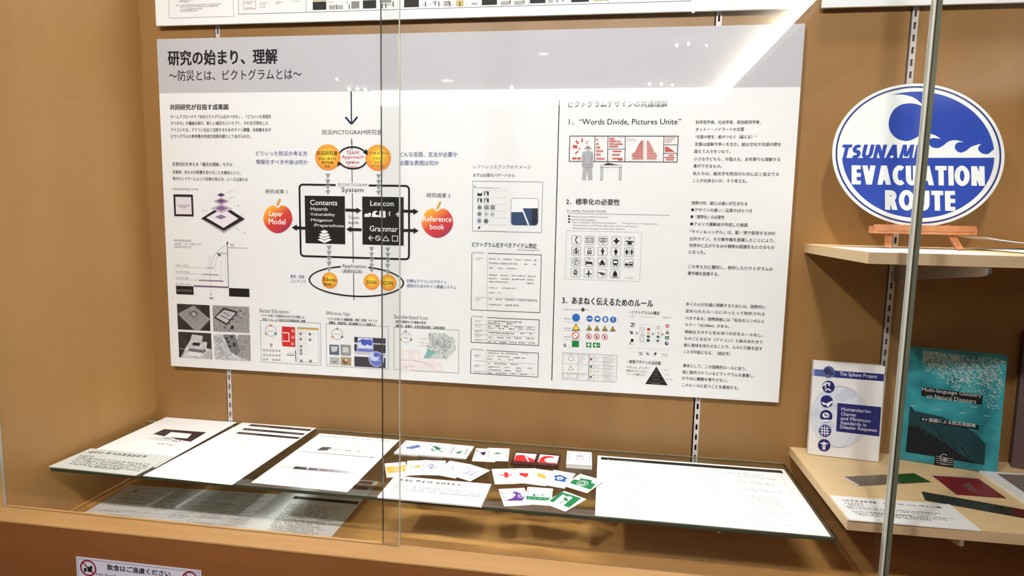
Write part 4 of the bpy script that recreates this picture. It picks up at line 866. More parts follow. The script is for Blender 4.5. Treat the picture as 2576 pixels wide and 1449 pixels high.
for y, w in [(866, 30), (912, 56), (962, 84)]: S.L(1092 - w, y, 1092 + w, y + 3, 2.5, (120, 118, 120), 3)
for x, y, x1 in [(1168, 852, 1215), (1184, 895, 1220), (1180, 943, 1262)]: S.G(x, y, x1, 12, (90, 88, 92), 3, 1); S.H(x - 22, y - 3, x - 3, 2, (160, 160, 164), 2)
S.end()
settle(poster)

# ------------------------------------------------------------------ upper posters
UPZ = 0.8733
up = empty('exhibition_poster', (.8, PY, UPZ)); tag(up, 'white poster with rows of tiny black pictures, cut off by the top edge', 'poster')
ux1 = at(2031, 20.5, 1, PY).x
box('board', 0.0, ux1, PY, PY + .007, UPZ, 1.42, M_BOARD, up); box('spacer', .5, .56, PY + .0071, -.0001, 1.1, 1.16, M_BOARD, up)
S = Sheet((0, PY, 1.42), (1, 0, 0), (0, 0, -1), up); S.zoom(380, 0, 3.22)
S.begin('text_frame'); S.FR(122, -500, 670, 132, 3, (140, 140, 146))
for i, (x, y, x1) in enumerate([(228, -14, 405), (228, 2, 400), (225, 16, 325), (200, 44, 572), (232, 58, 545), (235, 76, 415), (238, 91, 382)]): S.G(x, y, x1, 12, (70, 68, 72), 2, .95)
S.end()
S.begin('pictogram_strip', 'framed strip of tiny black and white scenes'); 
a0, b0 = S.p(704, -60); _, b1 = S.p(704, 118); S.zoom(1180, 0, 3.22); a1 = S.p(1798, 12)[0]; tw = .0011
S.ring2([(a0, b0), (a1, b0), (a1, b1), (a0, b1)], [(a0 + tw, b0 + tw), (a1 - tw, b0 + tw), (a1 - tw, b1 - tw), (a0 + tw, b1 - tw)], (90, 92, 112), 1)
S.zoom(380, 0, 3.22); S.L(1256, -10, 1256, 102, 3, (110, 112, 126), 2); S.FR(748, 14, 850, 72, 3, (190, 110, 120), 2); S.G(760, 28, 826, 14, (110, 100, 104), 3, 1); S.G(760, 64, 820, 9, (120, 110, 114), 3, 1)
for x, y, x1 in [(876, 24, 945), (876, 38, 925), (876, 58, 930), (1008, 18, 1070), (1010, 30, 1045), (1140, 12, 1212)]: S.G(x, y, x1, 10, (120, 118, 122), 3, 1)
DK = (44, 42, 42); LT = (176, 172, 164); TN = (200, 180, 120)
for ox, items in ((380, [(1310, 16, 1420, 78, DK), (1716, 4, 1824, 66, DK), (2050, -6, 2170, 56, DK), (1622, 12, 1688, 68, (136, 132, 128)), (1852, -10, 1946, 20, (150, 148, 146)), (1310, -10, 1418, 6, TN), (2470, 4, 2532, 50, TN), (1508, 42, 1556, 74, LT), (1442, 42, 1492, 76, LT), (2370, 10, 2424, 48, LT)]),
                  (1180, [(104, -20, 226, 38, DK), (494, -20, 618, 24, DK), (828, -20, 970, 14, DK), (256, 10, 328, 38, LT), (366, 8, 438, 36, LT), (20, 22, 66, 38, LT), (1004, -10, 1104, 8, (200, 192, 150)), (640, 2, 680, 20, LT)])):
    S.zoom(ox, 0, 3.22)
    for x0, y0, x1, y1, c in items: S.R(x0, y0, x1, y1, c, 3)
S.zoom(380, 0, 3.22)
for x, y in [(1500, 60), (1605, 58), (1960, 38), (2222, 38), (2300, 30), (2330, 36), (2420, 36), (2500, 38), (1900, 50), (1870, 52)]: S.L(x, y - 14, x + 3, y + 16, 7, K, 4); S.C(x + 1, y - 18, 5, K, 4, n=8)
for x, y, x1 in [(1440, 18, 1490), (1575, 24, 1600), (1445, 60, 1480), (1855, 40, 1945), (2190, 40, 2240), (2280, 22, 2330), (2375, 15, 2420)]: S.G(x, y, x1, 16, (120, 112, 96), 4, 1)
for x in (2265, 2350, 2448, 2555): S.P([(x - 5, 32), (x + 6, 38), (x - 5, 44)], (150, 150, 150), 4)
S.zoom(1180, 0, 3.22)
for x, y in [(332, 18), (444, 16), (712, 6), (760, 2), (1116, -6)]: S.L(x, y - 14, x + 2, y + 14, 7, K, 4)
for x in (484, 1128): S.L(x, -8, x, 46 - (x - 484) * .03, 3, (120, 122, 134), 4)
S.end(); settle(up)
up2 = empty('exhibition_poster', (2.2, PY, UPZ)); tag(up2, 'blank white poster edge above the round blue sign', 'poster')
box('board', at(2067, 20, 1, PY).x, 2.95, PY, PY + .007, UPZ + .0, 1.42, M_BOARD, up2); box('spacer', 2.1, 2.16, PY + .0071, -.0001, 1.1, 1.16, M_BOARD, up2); settle(up2)
# ------------------------------------------------------------------ sheets and cards lying flat
SHELF_Z = -0.1502
def flat(name, label, cat, ox, oy, sc, quad, z, th=0.0005, mat=None, group=None, size=None, part='sheet', layers=1):
    """a sheet lying level; quad = TL TR BR BL corners read off the photograph, put down at height z"""
    pts = [at(ox + x / sc, oy + y / sc, 2, z + th) for x, y in quad]
    TL, TR, BR, BL = [Vector((p.x, p.y, 0)) for p in pts]
    U = ((TR - TL) + (BR - BL)) / 2; V = ((BL - TL) + (BR - TR)) / 2; w, h = U.length, V.length
    U.normalize(); V = (V - U * V.dot(U)).normalized(); c = (TL + TR + BR + BL) / 4
    if size: w, h = size
    O = c - U * w / 2 - V * h / 2
    root = empty(name, (c.x, c.y, z)); tag(root, label, cat, group)
    rd = random.Random(int(c.x * 1e4))
    per = th / layers
    for k in range(layers):
        j = Vector((rd.uniform(-.0006, .0006), rd.uniform(-.0006, .0006), 0)) if k < layers - 1 else Vector((0, 0, 0))
        q = [O + j, O + j + U * w, O + j + U * w + V * h, O + j + V * h]
        v = [(p.x, p.y, z + per * k + .00003) for p in q] + [(p.x, p.y, z + per * (k + 1) - (per * .12 if layers > 1 and k < layers - 1 else 0)) for p in q]
        # corners run clockwise seen from above
        mesh_obj(part, v, [(0, 1, 2, 3), (7, 6, 5, 4), (0, 4, 5, 1), (1, 5, 6, 2), (2, 6, 7, 3), (3, 7, 4, 0)], mat or M_PAPER, root)
    s = Sheet((O.x, O.y, z + th), U, V, root); s.w, s.h = w, h; s.zoom(ox, oy, sc)
    return s
FA = (150, 156, 156); FB = (110, 112, 112); DKT = (46, 42, 42)
def lines(s, rows, col=FA, h=None, dens=.85, w=.12):
    for a, b, a1, hh in rows: s.greek(a * s.w, a1 * s.w, b * s.h, hh, col, 1, dens, None, w)

# papers on the glass shelf
s = flat('paper_sheet', 'white sheet with a dark photo of a monitor, at the left end of glass shelf', 'paper', 0, 0, 1, [(410, 1049), (595, 1062), (393, 1176), (190, 1158)], SHELF_Z)
s.zoom(0, 980, 3.089); s.begin('photo', 'dark photo of a screen')
s.P([(1275, 308), (1605, 332), (1478, 408), (1190, 345)], (60, 44, 46)); s.P([(1330, 330), (1490, 345), (1455, 380), (1270, 368)], (238, 238, 240), 2); s.L(1180, 350, 1350, 318, 5, (150, 140, 140), 3)
s.P([(1120, 380), (1260, 370), (1480, 405), (1440, 415), (1230, 395)], (214, 214, 216), 2)
for a in [(1270, 375, 1330, 388), (1310, 372, 1280, 385), (1360, 385, 1430, 395), (1385, 378, 1400, 400), (1340, 395, 1380, 410)]: s.L(*a, 7, (90, 76, 78), 3)
s.end(); s.begin('caption_text'); s.G(1225, 420, 1345, 12, (130, 120, 120)); s.G(1310, 434, 1370, 8, FA); s.G(1080, 240, 1500, 6, (215, 215, 215)); s.end()
s = flat('paper_sheet', 'white sheet headed by three dark bars on the glass shelf', 'paper', 0, 0, 1, [(609, 1060), (790, 1075), (592, 1221), (366, 1197)], SHELF_Z)
s.zoom(560, 1020, 3.813); s.begin('heading_bars')
for x0, y, x1 in [(262, 188, 845), (198, 226, 782), (140, 262, 735)]:
    s.H(x0, y, x1, 16, (52, 38, 40)); s.G(x0 + 25, y + 2, x0 + 200, 8, (150, 146, 146), 2, .9); s.G(x0 + 400, y + 34, x1 - 10, 9, (130, 126, 126), 2, .9)
s.end(); s.begin('paragraph'); rd = random.Random(3)
for k in range(26):
    b = .33 + k * .0235; 
    if rd.random() < .88: lines(s, [(.10 + rd.uniform(0, .05), b, rd.uniform(.7, .92), .0042)], (196, 202, 204), dens=.6)  # overexposed wash-out put into the pale ink colour
s.end()
s = flat('paper_sheet', 'white sheet with fading grey bars, left of the card fans', 'paper', 0, 0, 1, [(800, 1090), (999, 1106), (881, 1239), (637, 1214)], SHELF_Z)
s.zoom(560, 1020, 3.813); s.begin('print')
s.G(945, 290, 1605, 10, (120, 126, 122), 1, .9); 
for q in range(5): s.O_(1010 + q * 70, 345 + q * 6, 30, 3, (196, 202, 190), 1, ry=18, n=14)
s.G(980, 372, 1545, 14, (190, 198, 190), 1, .5)
s.H(905, 418, 1445, 40, (214, 214, 212)); s.P([(960, 398), (1050, 402), (1000, 432), (900, 432)], (80, 74, 76), 2); s.G(1030, 418, 1420, 14, (120, 120, 120), 2, .5); s.G(800, 402, 870, 14, (150, 150, 150), 2)
s.H(752, 440, 1450, 4, (120, 116, 116), 2); s.P([(1425, 492), (1452, 498), (1420, 504)], (100, 96, 96), 3)
for x, y in [(870, 490), (1010, 530), (1180, 535)]: s.G(x, y, x + 80, 26, (200, 214, 206), 1, .6)
s.H(550, 580, 670, 30, (206, 206, 206)); s.G(560, 584, 660, 16, (170, 172, 170), 2, .8)
for i in range(10):
    g_ = 60 + i * 17; x = 682 + i * 64; s.H(x, 596 + i * 5.5, x + 66, 24, (g_, g_ - 4, g_ - 4), 2)
s.C(818, 602, 9, WH, 3); s.C(920, 617, 7, WH, 3)
for x, y, x1 in [(590, 628, 930), (520, 688, 870), (640, 668, 880), (620, 712, 900), (640, 735, 1110), (1080, 690, 1120)]: s.G(x, y, x1, 10, (150, 156, 150), 1, .7)
s.end()
cap = paper('caption_card', (0.62, 0.64, 0.60, 1), .04)
s = flat('caption_card', 'pale caption card on the front left corner of the glass shelf', 'caption', 0, 980, 3.089, [(690, 455), (1322, 516), (1077, 668), (393, 598)], SHELF_Z + .0006, .002, cap)
s.begin('caption_text'); s.G(690, 480, 1130, 15, (60, 60, 58), 1, 1.0, w=.12)
for k, (x, y, x1) in enumerate([(690, 492, 720), (620, 512, 735), (600, 528, 1180), (580, 543, 1165), (560, 558, 1145), (540, 574, 1110), (690, 598, 930)]): s.G(x, y, x1, 11, (96, 98, 94), 1, 1, w=.12)
s.end()
s = flat('caption_card', 'white caption card in front of the left card fan', 'caption', 940, 1080, 4.441, [(228, 525), (1315, 605), (1207, 868), (48, 748)], SHELF_Z, .003)
s.begin('caption_text'); s.G(292, 562, 1045, 26, (70, 66, 62), 1, .95, w=.12)
for x, y, x1 in [(262, 582, 350), (238, 605, 320), (225, 625, 1190), (215, 648, 1195), (205, 668, 1185), (195, 690, 430), (640, 705, 1190)]: s.G(x, y, x1, 14, (130, 132, 128), 1, .8)
s.end()
s = flat('paper_sheet', 'wide white sheet with black heading bar, at the right end of glass shelf', 'paper', 1460, 1080, 3.788, [(160, 248), (1942, 382), (2385, 1022), (145, 822)], SHELF_Z)
s.begin('heading_bar', 'black heading bar'); s.H(197, 276, 1925, 24, (34, 28, 28)); s.G(250, 286, 600, 9, (180, 176, 174), 2, .9); s.G(1650, 393, 1890, 7, (160, 156, 154), 2, .9); s.end()
s.begin('paragraph'); c1 = (176, 184, 178)  # ink paled in its colour to look bleached by the light
s.L(1045, 375, 1218, 890, 3, (196, 206, 198)); s.L(1905, 440, 2268, 980, 3, (196, 206, 198))
for x, y, x1 in [(250, 317, 460), (248, 358, 290), (270, 375, 290), (352, 378, 530), (360, 435, 820), (360, 450, 660), (362, 464, 650), (364, 478, 640), (276, 424, 290), (360, 516, 985), (284, 512, 296), (250, 568, 350), (284, 592, 296), (385, 598, 840), (365, 612, 620), (365, 630, 838), (365, 645, 950), (284, 682, 296), (370, 688, 740), (372, 705, 998), (374, 722, 880), (378, 740, 850), (380, 758, 790), (382, 772, 720),
                 (1095, 378, 1350), (1095, 395, 1110), (1160, 408, 1290), (1360, 408, 1760), (1460, 430, 1740), (1460, 446, 1870), (1118, 452, 1240), (1185, 478, 1310), (1188, 492, 1350), (1480, 490, 1825), (1490, 505, 1870), (1140, 522, 1360), (1210, 548, 1340), (1212, 564, 1440), (1510, 560, 1770), (1520, 575, 1900), (1160, 596, 1340), (1230, 616, 1420), (1470, 620, 1700), (1560, 636, 1925),
                 (1570, 655, 1890), (1575, 672, 1960), (1580, 690, 1940), (1590, 708, 1950), (1200, 714, 1390), (1620, 730, 1945), (1290, 760, 1430), (1620, 758, 1840), (1640, 775, 2020), (1430, 785, 1860), (1310, 810, 1390), (1440, 800, 1740), (1330, 845, 1400), (1440, 835, 1830), (1340, 878, 1440), (1455, 868, 2025), (1470, 905, 1830)]: s.G(x, y, x1, 12, c1, 1, .8, w=.12)
for i in range(16):
    t = i * .3927; s.O_(787 + 85 * math.cos(t), 393 + 28 * math.sin(t), 10, 3, (186, 190, 184), 1, ry=6, n=8)
s.O_(862, 520, 55, 3, (160, 160, 156), 1, ry=22, n=16, a0=180, a1=360)
s.end()

# pictogram cards
CS = (0.0565, 0.0735)
GNC = (24, 120, 70); BLC = (52, 92, 164); PUC = (96, 44, 140); YEC = (232, 170, 60); REC = (214, 40, 44)
def card(label, quad, k, th=.0004, layers=1, mat=None, group='pictogram cards on the glass shelf', name='pictogram_card'):
    return flat(name, label, 'card' if layers == 1 else 'card stack', 940, 1080, 4.441, quad, SHELF_Z + k * .00045, th, mat, group, None, 'card', layers)
def mark(s, f, label):
    s.begin('pictogram', label); f(s); s.end(); s.begin('small_print'); lines(s, [(.14, .88, .6, .0022)], (170, 176, 170)); s.end()
def inner(s, col, x0=.09, y0=.08, x1=.91, y1=.76, w=.0009):
    a0, b0, a1, b1 = x0 * s.w, y0 * s.h, x1 * s.w, y1 * s.h
    s.ring2([(a0, b0), (a1, b0), (a1, b1), (a0, b1)], [(a0 + w, b0 + w), (a1 - w, b0 + w), (a1 - w, b1 - w), (a0 + w, b1 - w)], col, 1)
def f(s):
    inner(s, (84, 100, 140)); s.P([(345, 208), (500, 172), (528, 196), (420, 222)], BLC)
    for i in range(4): s.L(395 + i * 30, 203 - i * 7, 412 + i * 30, 218 - i * 7, 3, WH, 2)
    s.L(385, 212, 512, 184, 3, WH, 2)
mark(card('stack of white cards topped by a blue panel pictogram', [(345, 122), (598, 142), (510, 287), (245, 262)], 0, .004, 8, group='pictogram card stacks on the glass shelf', name='card_stack'), f, 'blue panel pictogram')
def f(s):
    inner(s, (120, 150, 130)); s.L(625, 168, 690, 195, 9, GNC); s.L(670, 190, 765, 256, 12, GNC, 2); s.O_(680, 215, 26, 9, GNC, 2, ry=22); s.P([(690, 190), (760, 215), (720, 232), (690, 220)], GNC, 2); s.C(683, 236, 5, GNC, 3)
mark(card('stack of white cards topped by a green tool pictogram', [(607, 143), (862, 163), (772, 303), (514, 280)], 0, .004, 8, group='pictogram card stacks on the glass shelf', name='card_stack'), f, 'green tool pictogram')
def f(s):
    inner(s, (100, 130, 110)); s.L(905, 195, 860, 270, 8, (90, 120, 100)); s.L(1050, 215, 1018, 288, 8, (90, 120, 100)); s.L(880, 222, 1045, 238, 4, (90, 120, 100))
    s.P([(905, 268), (950, 250), (990, 240), (980, 255), (960, 272)], GNC, 2)
mark(card('stack of white cards topped by a green doorway pictogram', [(866, 165), (1116, 190), (1040, 322), (777, 303)], 0, .003, 6, group='pictogram card stacks on the glass shelf', name='card_stack'), f, 'green doorway pictogram')
def f(s):
    inner(s, (60, 40, 80), .09, .1, .6, .72); s.L(1140, 232, 1215, 270, 8, (66, 44, 84), 2); s.P([(1200, 258), (1252, 250), (1245, 285), (1222, 292), (1195, 272)], (66, 44, 84), 2)
mark(card('white card with a purple axe pictogram', [(1117, 210), (1372, 222), (1378, 366), (1125, 355)], 0), f, 'purple axe pictogram')
def f(s):
    inner(s, (90, 116, 100)); s.P([(1315, 262), (1360, 268), (1370, 258), (1410, 262), (1425, 275), (1370, 280)], (100, 140, 112), 2); s.O_(1380, 290, 88, 3, (150, 176, 156), 2, ry=10)
mark(card('white card with a pale green ripple pictogram', [(1262, 205), (1516, 215), (1508, 357), (1252, 350)], 1.2), f, 'pale green ripple pictogram')
BRN = plain('magnet_frame', rgb(62, 22, 22), .5)
def f(s):
    s.P([(1590, 262), (1822, 278), (1792, 368), (1565, 350)], WH); s.P([(1592, 290), (1680, 288), (1718, 352), (1720, 362), (1565, 350)], REC, 2); s.P([(1690, 290), (1722, 362), (1795, 368), (1800, 340), (1740, 318)], REC, 2)
    s.P([(1698, 305), (1718, 312), (1738, 362), (1722, 362)], WH, 3)
sq = card('dark framed red and white landslide pictogram tile', [(1578, 245), (1832, 265), (1792, 400), (1540, 378)], 0, .004, 2, BRN, None, 'pictogram_tile'); sq.parent['category'] = 'tile'
s = sq; s.begin('pictogram', 'red landslide pictogram'); f(s); s.end(); s.begin('small_print'); s.L(1570, 372, 1600, 375, 5, (190, 170, 160)); s.L(1690, 384, 1720, 388, 5, (190, 170, 160)); s.end()
def f(s):
    s.P([(1858, 280), (2072, 298), (2048, 388), (1832, 368)], WH)
    s.P([(1845, 360), (1862, 322), (1900, 302), (1965, 298), (2015, 310), (2010, 322), (1960, 318), (1915, 330), (1905, 350), (1940, 370), (2045, 375), (2045, 386), (1832, 368)], REC, 2)
s = card('dark framed red and white wave pictogram tile', [(1845, 265), (2088, 285), (2060, 418), (1802, 397)], 0, .004, 2, BRN, None, 'pictogram_tile'); s.parent['category'] = 'tile'
s.begin('pictogram', 'red wave pictogram'); f(s); s.end(); s.begin('small_print'); s.L(1840, 382, 1930, 390, 5, (190, 170, 160)); s.L(1985, 398, 2005, 401, 5, (190, 170, 160)); s.end()
def f(s):
    inner(s, (90, 76, 96)); s.PL([(2275, 345), (2262, 320), (2275, 288), (2335, 288), (2342, 310), (2332, 350)], 5, (110, 90, 112), 2); s.PL([(2290, 345), (2292, 318), (2318, 322), (2315, 348)], 4, (110, 90, 112), 2); s.C(2290, 300, 8, (110, 90, 112), 3); s.C(2318, 302, 8, (110, 90, 112), 3)
mark(card('thick stack of white cards topped by a purple line pictogram', [(2170, 240), (2440, 258), (2433, 402), (2145, 385)], 0, .010, 16, group='pictogram card stacks on the glass shelf', name='card_stack'), f, 'purple line pictogram')
# left fan
def f(s):
    inner(s, (240, 200, 130)); s.P([(140, 420), (355, 400), (355, 470), (150, 492)], YEC); s.O_(268, 440, 62, 4, WH, 2, ry=28); s.O_(268, 440, 34, 5, WH, 2, ry=13)
mark(card('white card with a solid yellow oval banner pictogram', [(118, 382), (362, 362), (385, 520), (150, 540)], 0), f, 'yellow banner pictogram')
def f(s):
    inner(s, (240, 200, 130)); s.PL([(385, 375), (430, 410), (520, 412)], 7, YEC); s.C(425, 428, 12, YEC, 2, ry=8); s.P([(450, 412), (520, 400), (520, 430), (465, 428)], YEC, 2)
mark(card('white card with a thin yellow tool pictogram, second in the left fan', [(357, 352), (605, 345), (625, 508), (375, 514)], 1.2), f, 'yellow tool pictogram')
def f(s):
    inner(s, (70, 84, 110)); s.PL([(595, 418), (650, 390), (665, 400), (625, 436), (640, 444), (685, 418)], 12, BLC, 2); s.C(705, 425, 5, BLC, 2)
mark(card('white card with a blue squiggle pictogram', [(540, 343), (800, 350), (768, 516), (505, 508)], 2.4), f, 'blue squiggle pictogram')
def f(s):
    inner(s, (120, 130, 122)); s.PL([(885, 408), (835, 418), (803, 440), (825, 460), (868, 460), (890, 440), (885, 408)], 6, (110, 134, 112), 2)
mark(card('white card with a green outlined drop pictogram', [(812, 345), (1060, 388), (955, 555), (700, 505)], 3.6), f, 'green drop pictogram')
def f(s):
    inner(s, BLC)
    for x, y in [(1050, 445), (1090, 455), (1135, 465), (1170, 475)]: s.PL([(x - 16, y - 10), (x + 4, y + 4), (x + 16, y - 2)], 5, (92, 120, 180), 2)
    s.O_(1040, 482, 26, 5, (92, 120, 180), 2, ry=18); s.O_(1100, 495, 26, 5, (92, 120, 180), 2, ry=18); s.C(1040, 484, 8, (92, 120, 180), 3); s.C(1100, 508, 10, (92, 120, 180), 3); s.L(1068, 520, 1120, 530, 5, (92, 120, 180), 2)
mark(card('white card with several small blue outlined symbols', [(1055, 384), (1283, 455), (1100, 585), (888, 520)], 4.8), f, 'small blue symbols')
# right fan
def f(s):
    inner(s, (240, 200, 200), .12, .1, .88, .8, .0004); s.L(1408, 512, 1545, 512, 22, REC, 2); s.L(1478, 482, 1484, 538, 44, REC, 2)
mark(card('white card with a red cross', [(1316, 443), (1572, 438), (1600, 606), (1356, 616)], 0), f, 'red cross')
def f(s):
    inner(s, (240, 200, 200), .12, .1, .88, .8, .0004); s.P([(1622, 496), (1650, 486), (1682, 492), (1728, 488), (1725, 515), (1712, 535), (1690, 535), (1640, 515)], REC, 2)
mark(card('white card with a red heart pictogram', [(1576, 438), (1828, 436), (1835, 602), (1588, 604)], 1.2), f, 'red heart')
def f(s):
    inner(s, (240, 200, 130)); s.PL([(1760, 465), (1830, 500), (1925, 520)], 8, YEC, 2); s.P([(1820, 495), (1870, 492), (1925, 530), (1930, 555), (1880, 545), (1840, 530)], YEC, 2); s.C(1868, 548, 12, WH, 3, ry=8)
mark(card('white card with a bold yellow tool pictogram in the right fan', [(1748, 435), (1992, 462), (1942, 640), (1700, 602)], 2.4), f, 'yellow tool pictogram')
def f(s):
    inner(s, (80, 96, 136)); s.P([(2000, 522), (2085, 508), (2178, 550), (2150, 552), (2138, 590), (2020, 572), (2030, 535)], (44, 84, 160), 2); s.C(2080, 548, 36, WH, 3, ry=18); s.C(2082, 552, 12, (44, 84, 160), 4, ry=9); s.L(2060, 566, 2105, 570, 7, (44, 84, 160), 4)
mark(card('white card with a blue house pictogram', [(1992, 450), (2242, 492), (2150, 660), (1900, 612)], 3.6, .0022, 4), f, 'blue house pictogram')
def f(s):
    s.P([(2310, 545), (2440, 570), (2430, 600), (2480, 612), (2425, 675), (2190, 600), (2235, 560), (2300, 570)], GNC, 2); s.O_(2332, 605, 55, 6, WH, 3, ry=28); s.C(2332, 605, 34, WH, 3, ry=18); s.C(2330, 603, 26, GNC, 4, ry=12); inner(s, (120, 150, 136), .09, .08, .91, .3)
mark(card('white card with a solid green camera pictogram', [(2275, 487), (2545, 567), (2418, 720), (2140, 638)], 6.0), f, 'green camera pictogram')
# front trio
def f(s):
    inner(s, (80, 60, 96), .07, .06, .93, .76); s.P([(1665, 678), (1545, 705), (1590, 730), (1560, 765), (1470, 800), (1660, 796), (1685, 760), (1640, 715), (1590, 700)], PUC, 2); s.O_(1640, 748, 26, 7, WH, 3, ry=14); s.L(1470, 705, 1525, 732, 3, (90, 80, 96), 2); s.L(1520, 702, 1472, 734, 3, (90, 80, 96), 2)
mark(card('white card with a purple winding road pictogram', [(1398, 668), (1692, 652), (1752, 845), (1455, 860)], 0), f, 'purple road pictogram')
def f(s):
    inner(s, (70, 110, 90), .06, .06, .94, .66); s.P([(1705, 745), (1965, 765), (1960, 800), (1702, 782)], GNC, 2)
    for i in range(4): s.L(1720 + i * 60, 766 + i * 4, 1758 + i * 60, 769 + i * 4, 6, WH, 3)
    s.L(1772, 735, 1850, 738, 12, GNC, 2); s.P([(1800, 715), (1770, 735), (1805, 752)], GNC, 2); s.PL([(1870, 722), (1895, 725), (1892, 738), (1870, 740), (1893, 750)], 9, GNC, 2); s.L(1820, 708, 1850, 706, 7, GNC, 2)
mark(card('white card with a green arrow and waterline pictogram', [(1700, 642), (2000, 660), (1985, 856), (1700, 832)], 1.2), f, 'green waterline pictogram')
def f(s):
    s.P([(2098, 700), (2320, 770), (2185, 875), (1960, 800)], GNC, 1); s.P([(2110, 730), (2225, 762), (2120, 852), (2010, 815)], WH, 2)
    s.C(2152, 748, 12, GNC, 4, ry=8); s.PL([(2140, 765), (2150, 790), (2110, 800), (2080, 835)], 10, GNC, 3); s.PL([(2115, 775), (2170, 785), (2200, 790)], 8, GNC, 3); s.PL([(2148, 792), (2175, 815), (2150, 835)], 9, GNC, 3); s.P([(2120, 765), (2165, 770), (2170, 800), (2130, 800)], GNC, 3)
mark(card('white card with a green running man exit pictogram', [(2098, 683), (2365, 770), (2155, 930), (1925, 828)], 2.4), f, 'green exit pictogram')

# sheets on the base of the case, below the glass shelf
FP = paper('grey_sheet', (0.84, 0.84, 0.84, 1), .03)
s = flat('paper_sheet', 'wide ruled sheet on the case floor below the left papers', 'paper', 0, 0, 1, [(319, 1221), (707, 1243), (585, 1400), (105, 1360)], FZ, .0005, FP)
s.begin('table_lines')
for i in range(9): s.line2((.01 * s.w, (.04 + i * .11) * s.h), (.97 * s.w, (.04 + i * .11) * s.h), .0006, (130, 126, 124), 1)
for a in (.03, .33, .45, .62, .8): s.line2((a * s.w, .04 * s.h), (a * s.w, .95 * s.h), .0006, (130, 126, 124), 1)
s.end(); s.begin('table_text'); rd = random.Random(8)
for i in range(34):
    for a, a1 in ((.04, .31), (.34, .44), (.46, .61), (.63, .79), (.81, .96)):
        if rd.random() < .72: s.greek((a + rd.uniform(0, .03)) * s.w, (a + (a1 - a) * rd.uniform(.5, 1)) * s.w, (.06 + i * .027) * s.h, .0042, (96, 92, 92), 1, .85, None, .11)
s.C(341, 1235, 3.2, (50, 40, 40), 2, ry=2); s.end()
s = flat('paper_sheet', 'sheet with dark rounded bars on the case floor, partly below the glass shelf', 'paper', 0, 0, 1, [(748, 1193), (951, 1207), (831, 1362), (612, 1336)], FZ + .0007, .0005, FP)
s.zoom(560, 1020, 3.813); s.begin('heading_bars'); s.H(680, 882, 1300, 24, (54, 46, 44)); s.C(692, 884, 10, (54, 46, 44), 1); s.G(720, 890, 1010, 12, (150, 146, 142), 2, .9); s.G(1180, 930, 1290, 10, (120, 116, 112), 2, .9)
s.H(1308, 735, 1440, 28, (110, 70, 60)); s.H(1255, 788, 1395, 28, (110, 90, 84)); s.end()
s.begin('paragraph')
for k in range(17): y = 945 + k * 17; s.G(640 - k * 15, y, 1150 - k * 14 - (k * 53 % 90), 12, (130, 126, 122), 1, .75, w=.12)
s.end()

# ------------------------------------------------------------------ lower wooden shelf
WZ = -0.1108
def rflat(*a, **k): return flat(a[0], a[1], a[2], 1960, 1100, 4.153, a[3], WZ, *a[4:], **k)
s = rflat('caption_card', 'white caption card at the front left corner of the wooden shelf', 'caption', [(541, 606), (1802, 702), (2088, 968), (722, 858)], .0022)
s.begin('caption_text'); s.G(650, 655, 1030, 18, (40, 38, 38), 1, 1, w=.12); s.G(1080, 688, 1720, 14, (90, 90, 92), 1, .9, w=.12); s.G(1640, 732, 1715, 18, (40, 38, 38), 1, 1, w=.12)
for x, y, x1 in [(680, 684, 890), (715, 705, 900), (700, 722, 1700), (720, 740, 1640), (760, 770, 1810), (790, 790, 1760), (830, 808, 1620), (960, 790, 1400)]: s.G(x, y, x1, 13, (110, 110, 114), 1, .9, w=.12)
s.end()
SLV = plain('sticker_grey', rgb(112, 98, 84), .3); 
s = rflat('sticker_strip', 'flat strip, grey at the left and dark green at the right, before the books', 'sticker', [(665, 412), (1412, 374), (1588, 468), (812, 508)], .0008, SLV)
s.begin('green_end', 'dark green end'); s.poly2([(.62 * s.w, 0.001), (s.w - .001, .001), (s.w - .001, s.h - .001), (.60 * s.w, s.h - .001)], (30, 78, 24), 1); s.end()
s.begin('blurred_letters'); rd = random.Random(4)
for i in range(60): a = rd.uniform(.08, .58) * s.w; b = rd.uniform(.1, .9) * s.h; s.line2((a, b), (a + rd.uniform(.001, .006), b + rd.uniform(-.003, .003)), .0009, rd.choice([(66, 56, 46), (140, 126, 110), (84, 74, 62)]), 1)
s.end(); s.begin('white_end', 'crumpled white end'); s.poly2([(-.004, 0), (.004, 0), (.006, s.h), (0, s.h)], (226, 214, 200), 1); s.end()
REDM = plain('sticker_red', rgb(132, 22, 32), .35)
s = rflat('sticker_card', 'dark red card with a grey blurred figure on the wooden shelf', 'sticker', [(1605, 402), (2092, 432), (2366, 638), (1850, 594)], .0008, REDM)
s.begin('figure', 'grey blurred figure'); s.P([(1905, 490), (1990, 470), (2030, 520), (2090, 580), (2010, 575), (1950, 530)], (112, 74, 72)); s.PL([(1612, 408), (2088, 438), (2350, 632), (1858, 590), (1612, 408)], 8, (96, 60, 58), 2); s.end()
s.begin('pale_strip', 'pale backing strip'); s.P([(1568, 374), (2045, 400), (2070, 425), (1600, 402)], (214, 196, 160)); s.end()
s = rflat('sticker_strip', 'long narrow dark green strip with a red end on the wooden shelf', 'sticker', [(1488, 566), (2700, 778), (2760, 880), (1524, 655)], .0008, plain('sticker_dark', rgb(44, 42, 30), .3))
s.begin('red_end', 'dark red end'); s.P([(2430, 735), (2690, 780), (2740, 872), (2470, 818)], (92, 26, 24)); s.end()
s.begin('blurred_letters'); rd = random.Random(6)
for i in range(12):
    x = 1700 + i * 62; y = 618 + i * 11.5
    for q in range(4): s.L(x + rd.uniform(-14, 22), y + rd.uniform(-14, 16), x + rd.uniform(-14, 30), y + rd.uniform(-10, 20), 7, rd.choice([(20, 20, 16), (70, 62, 46)]))
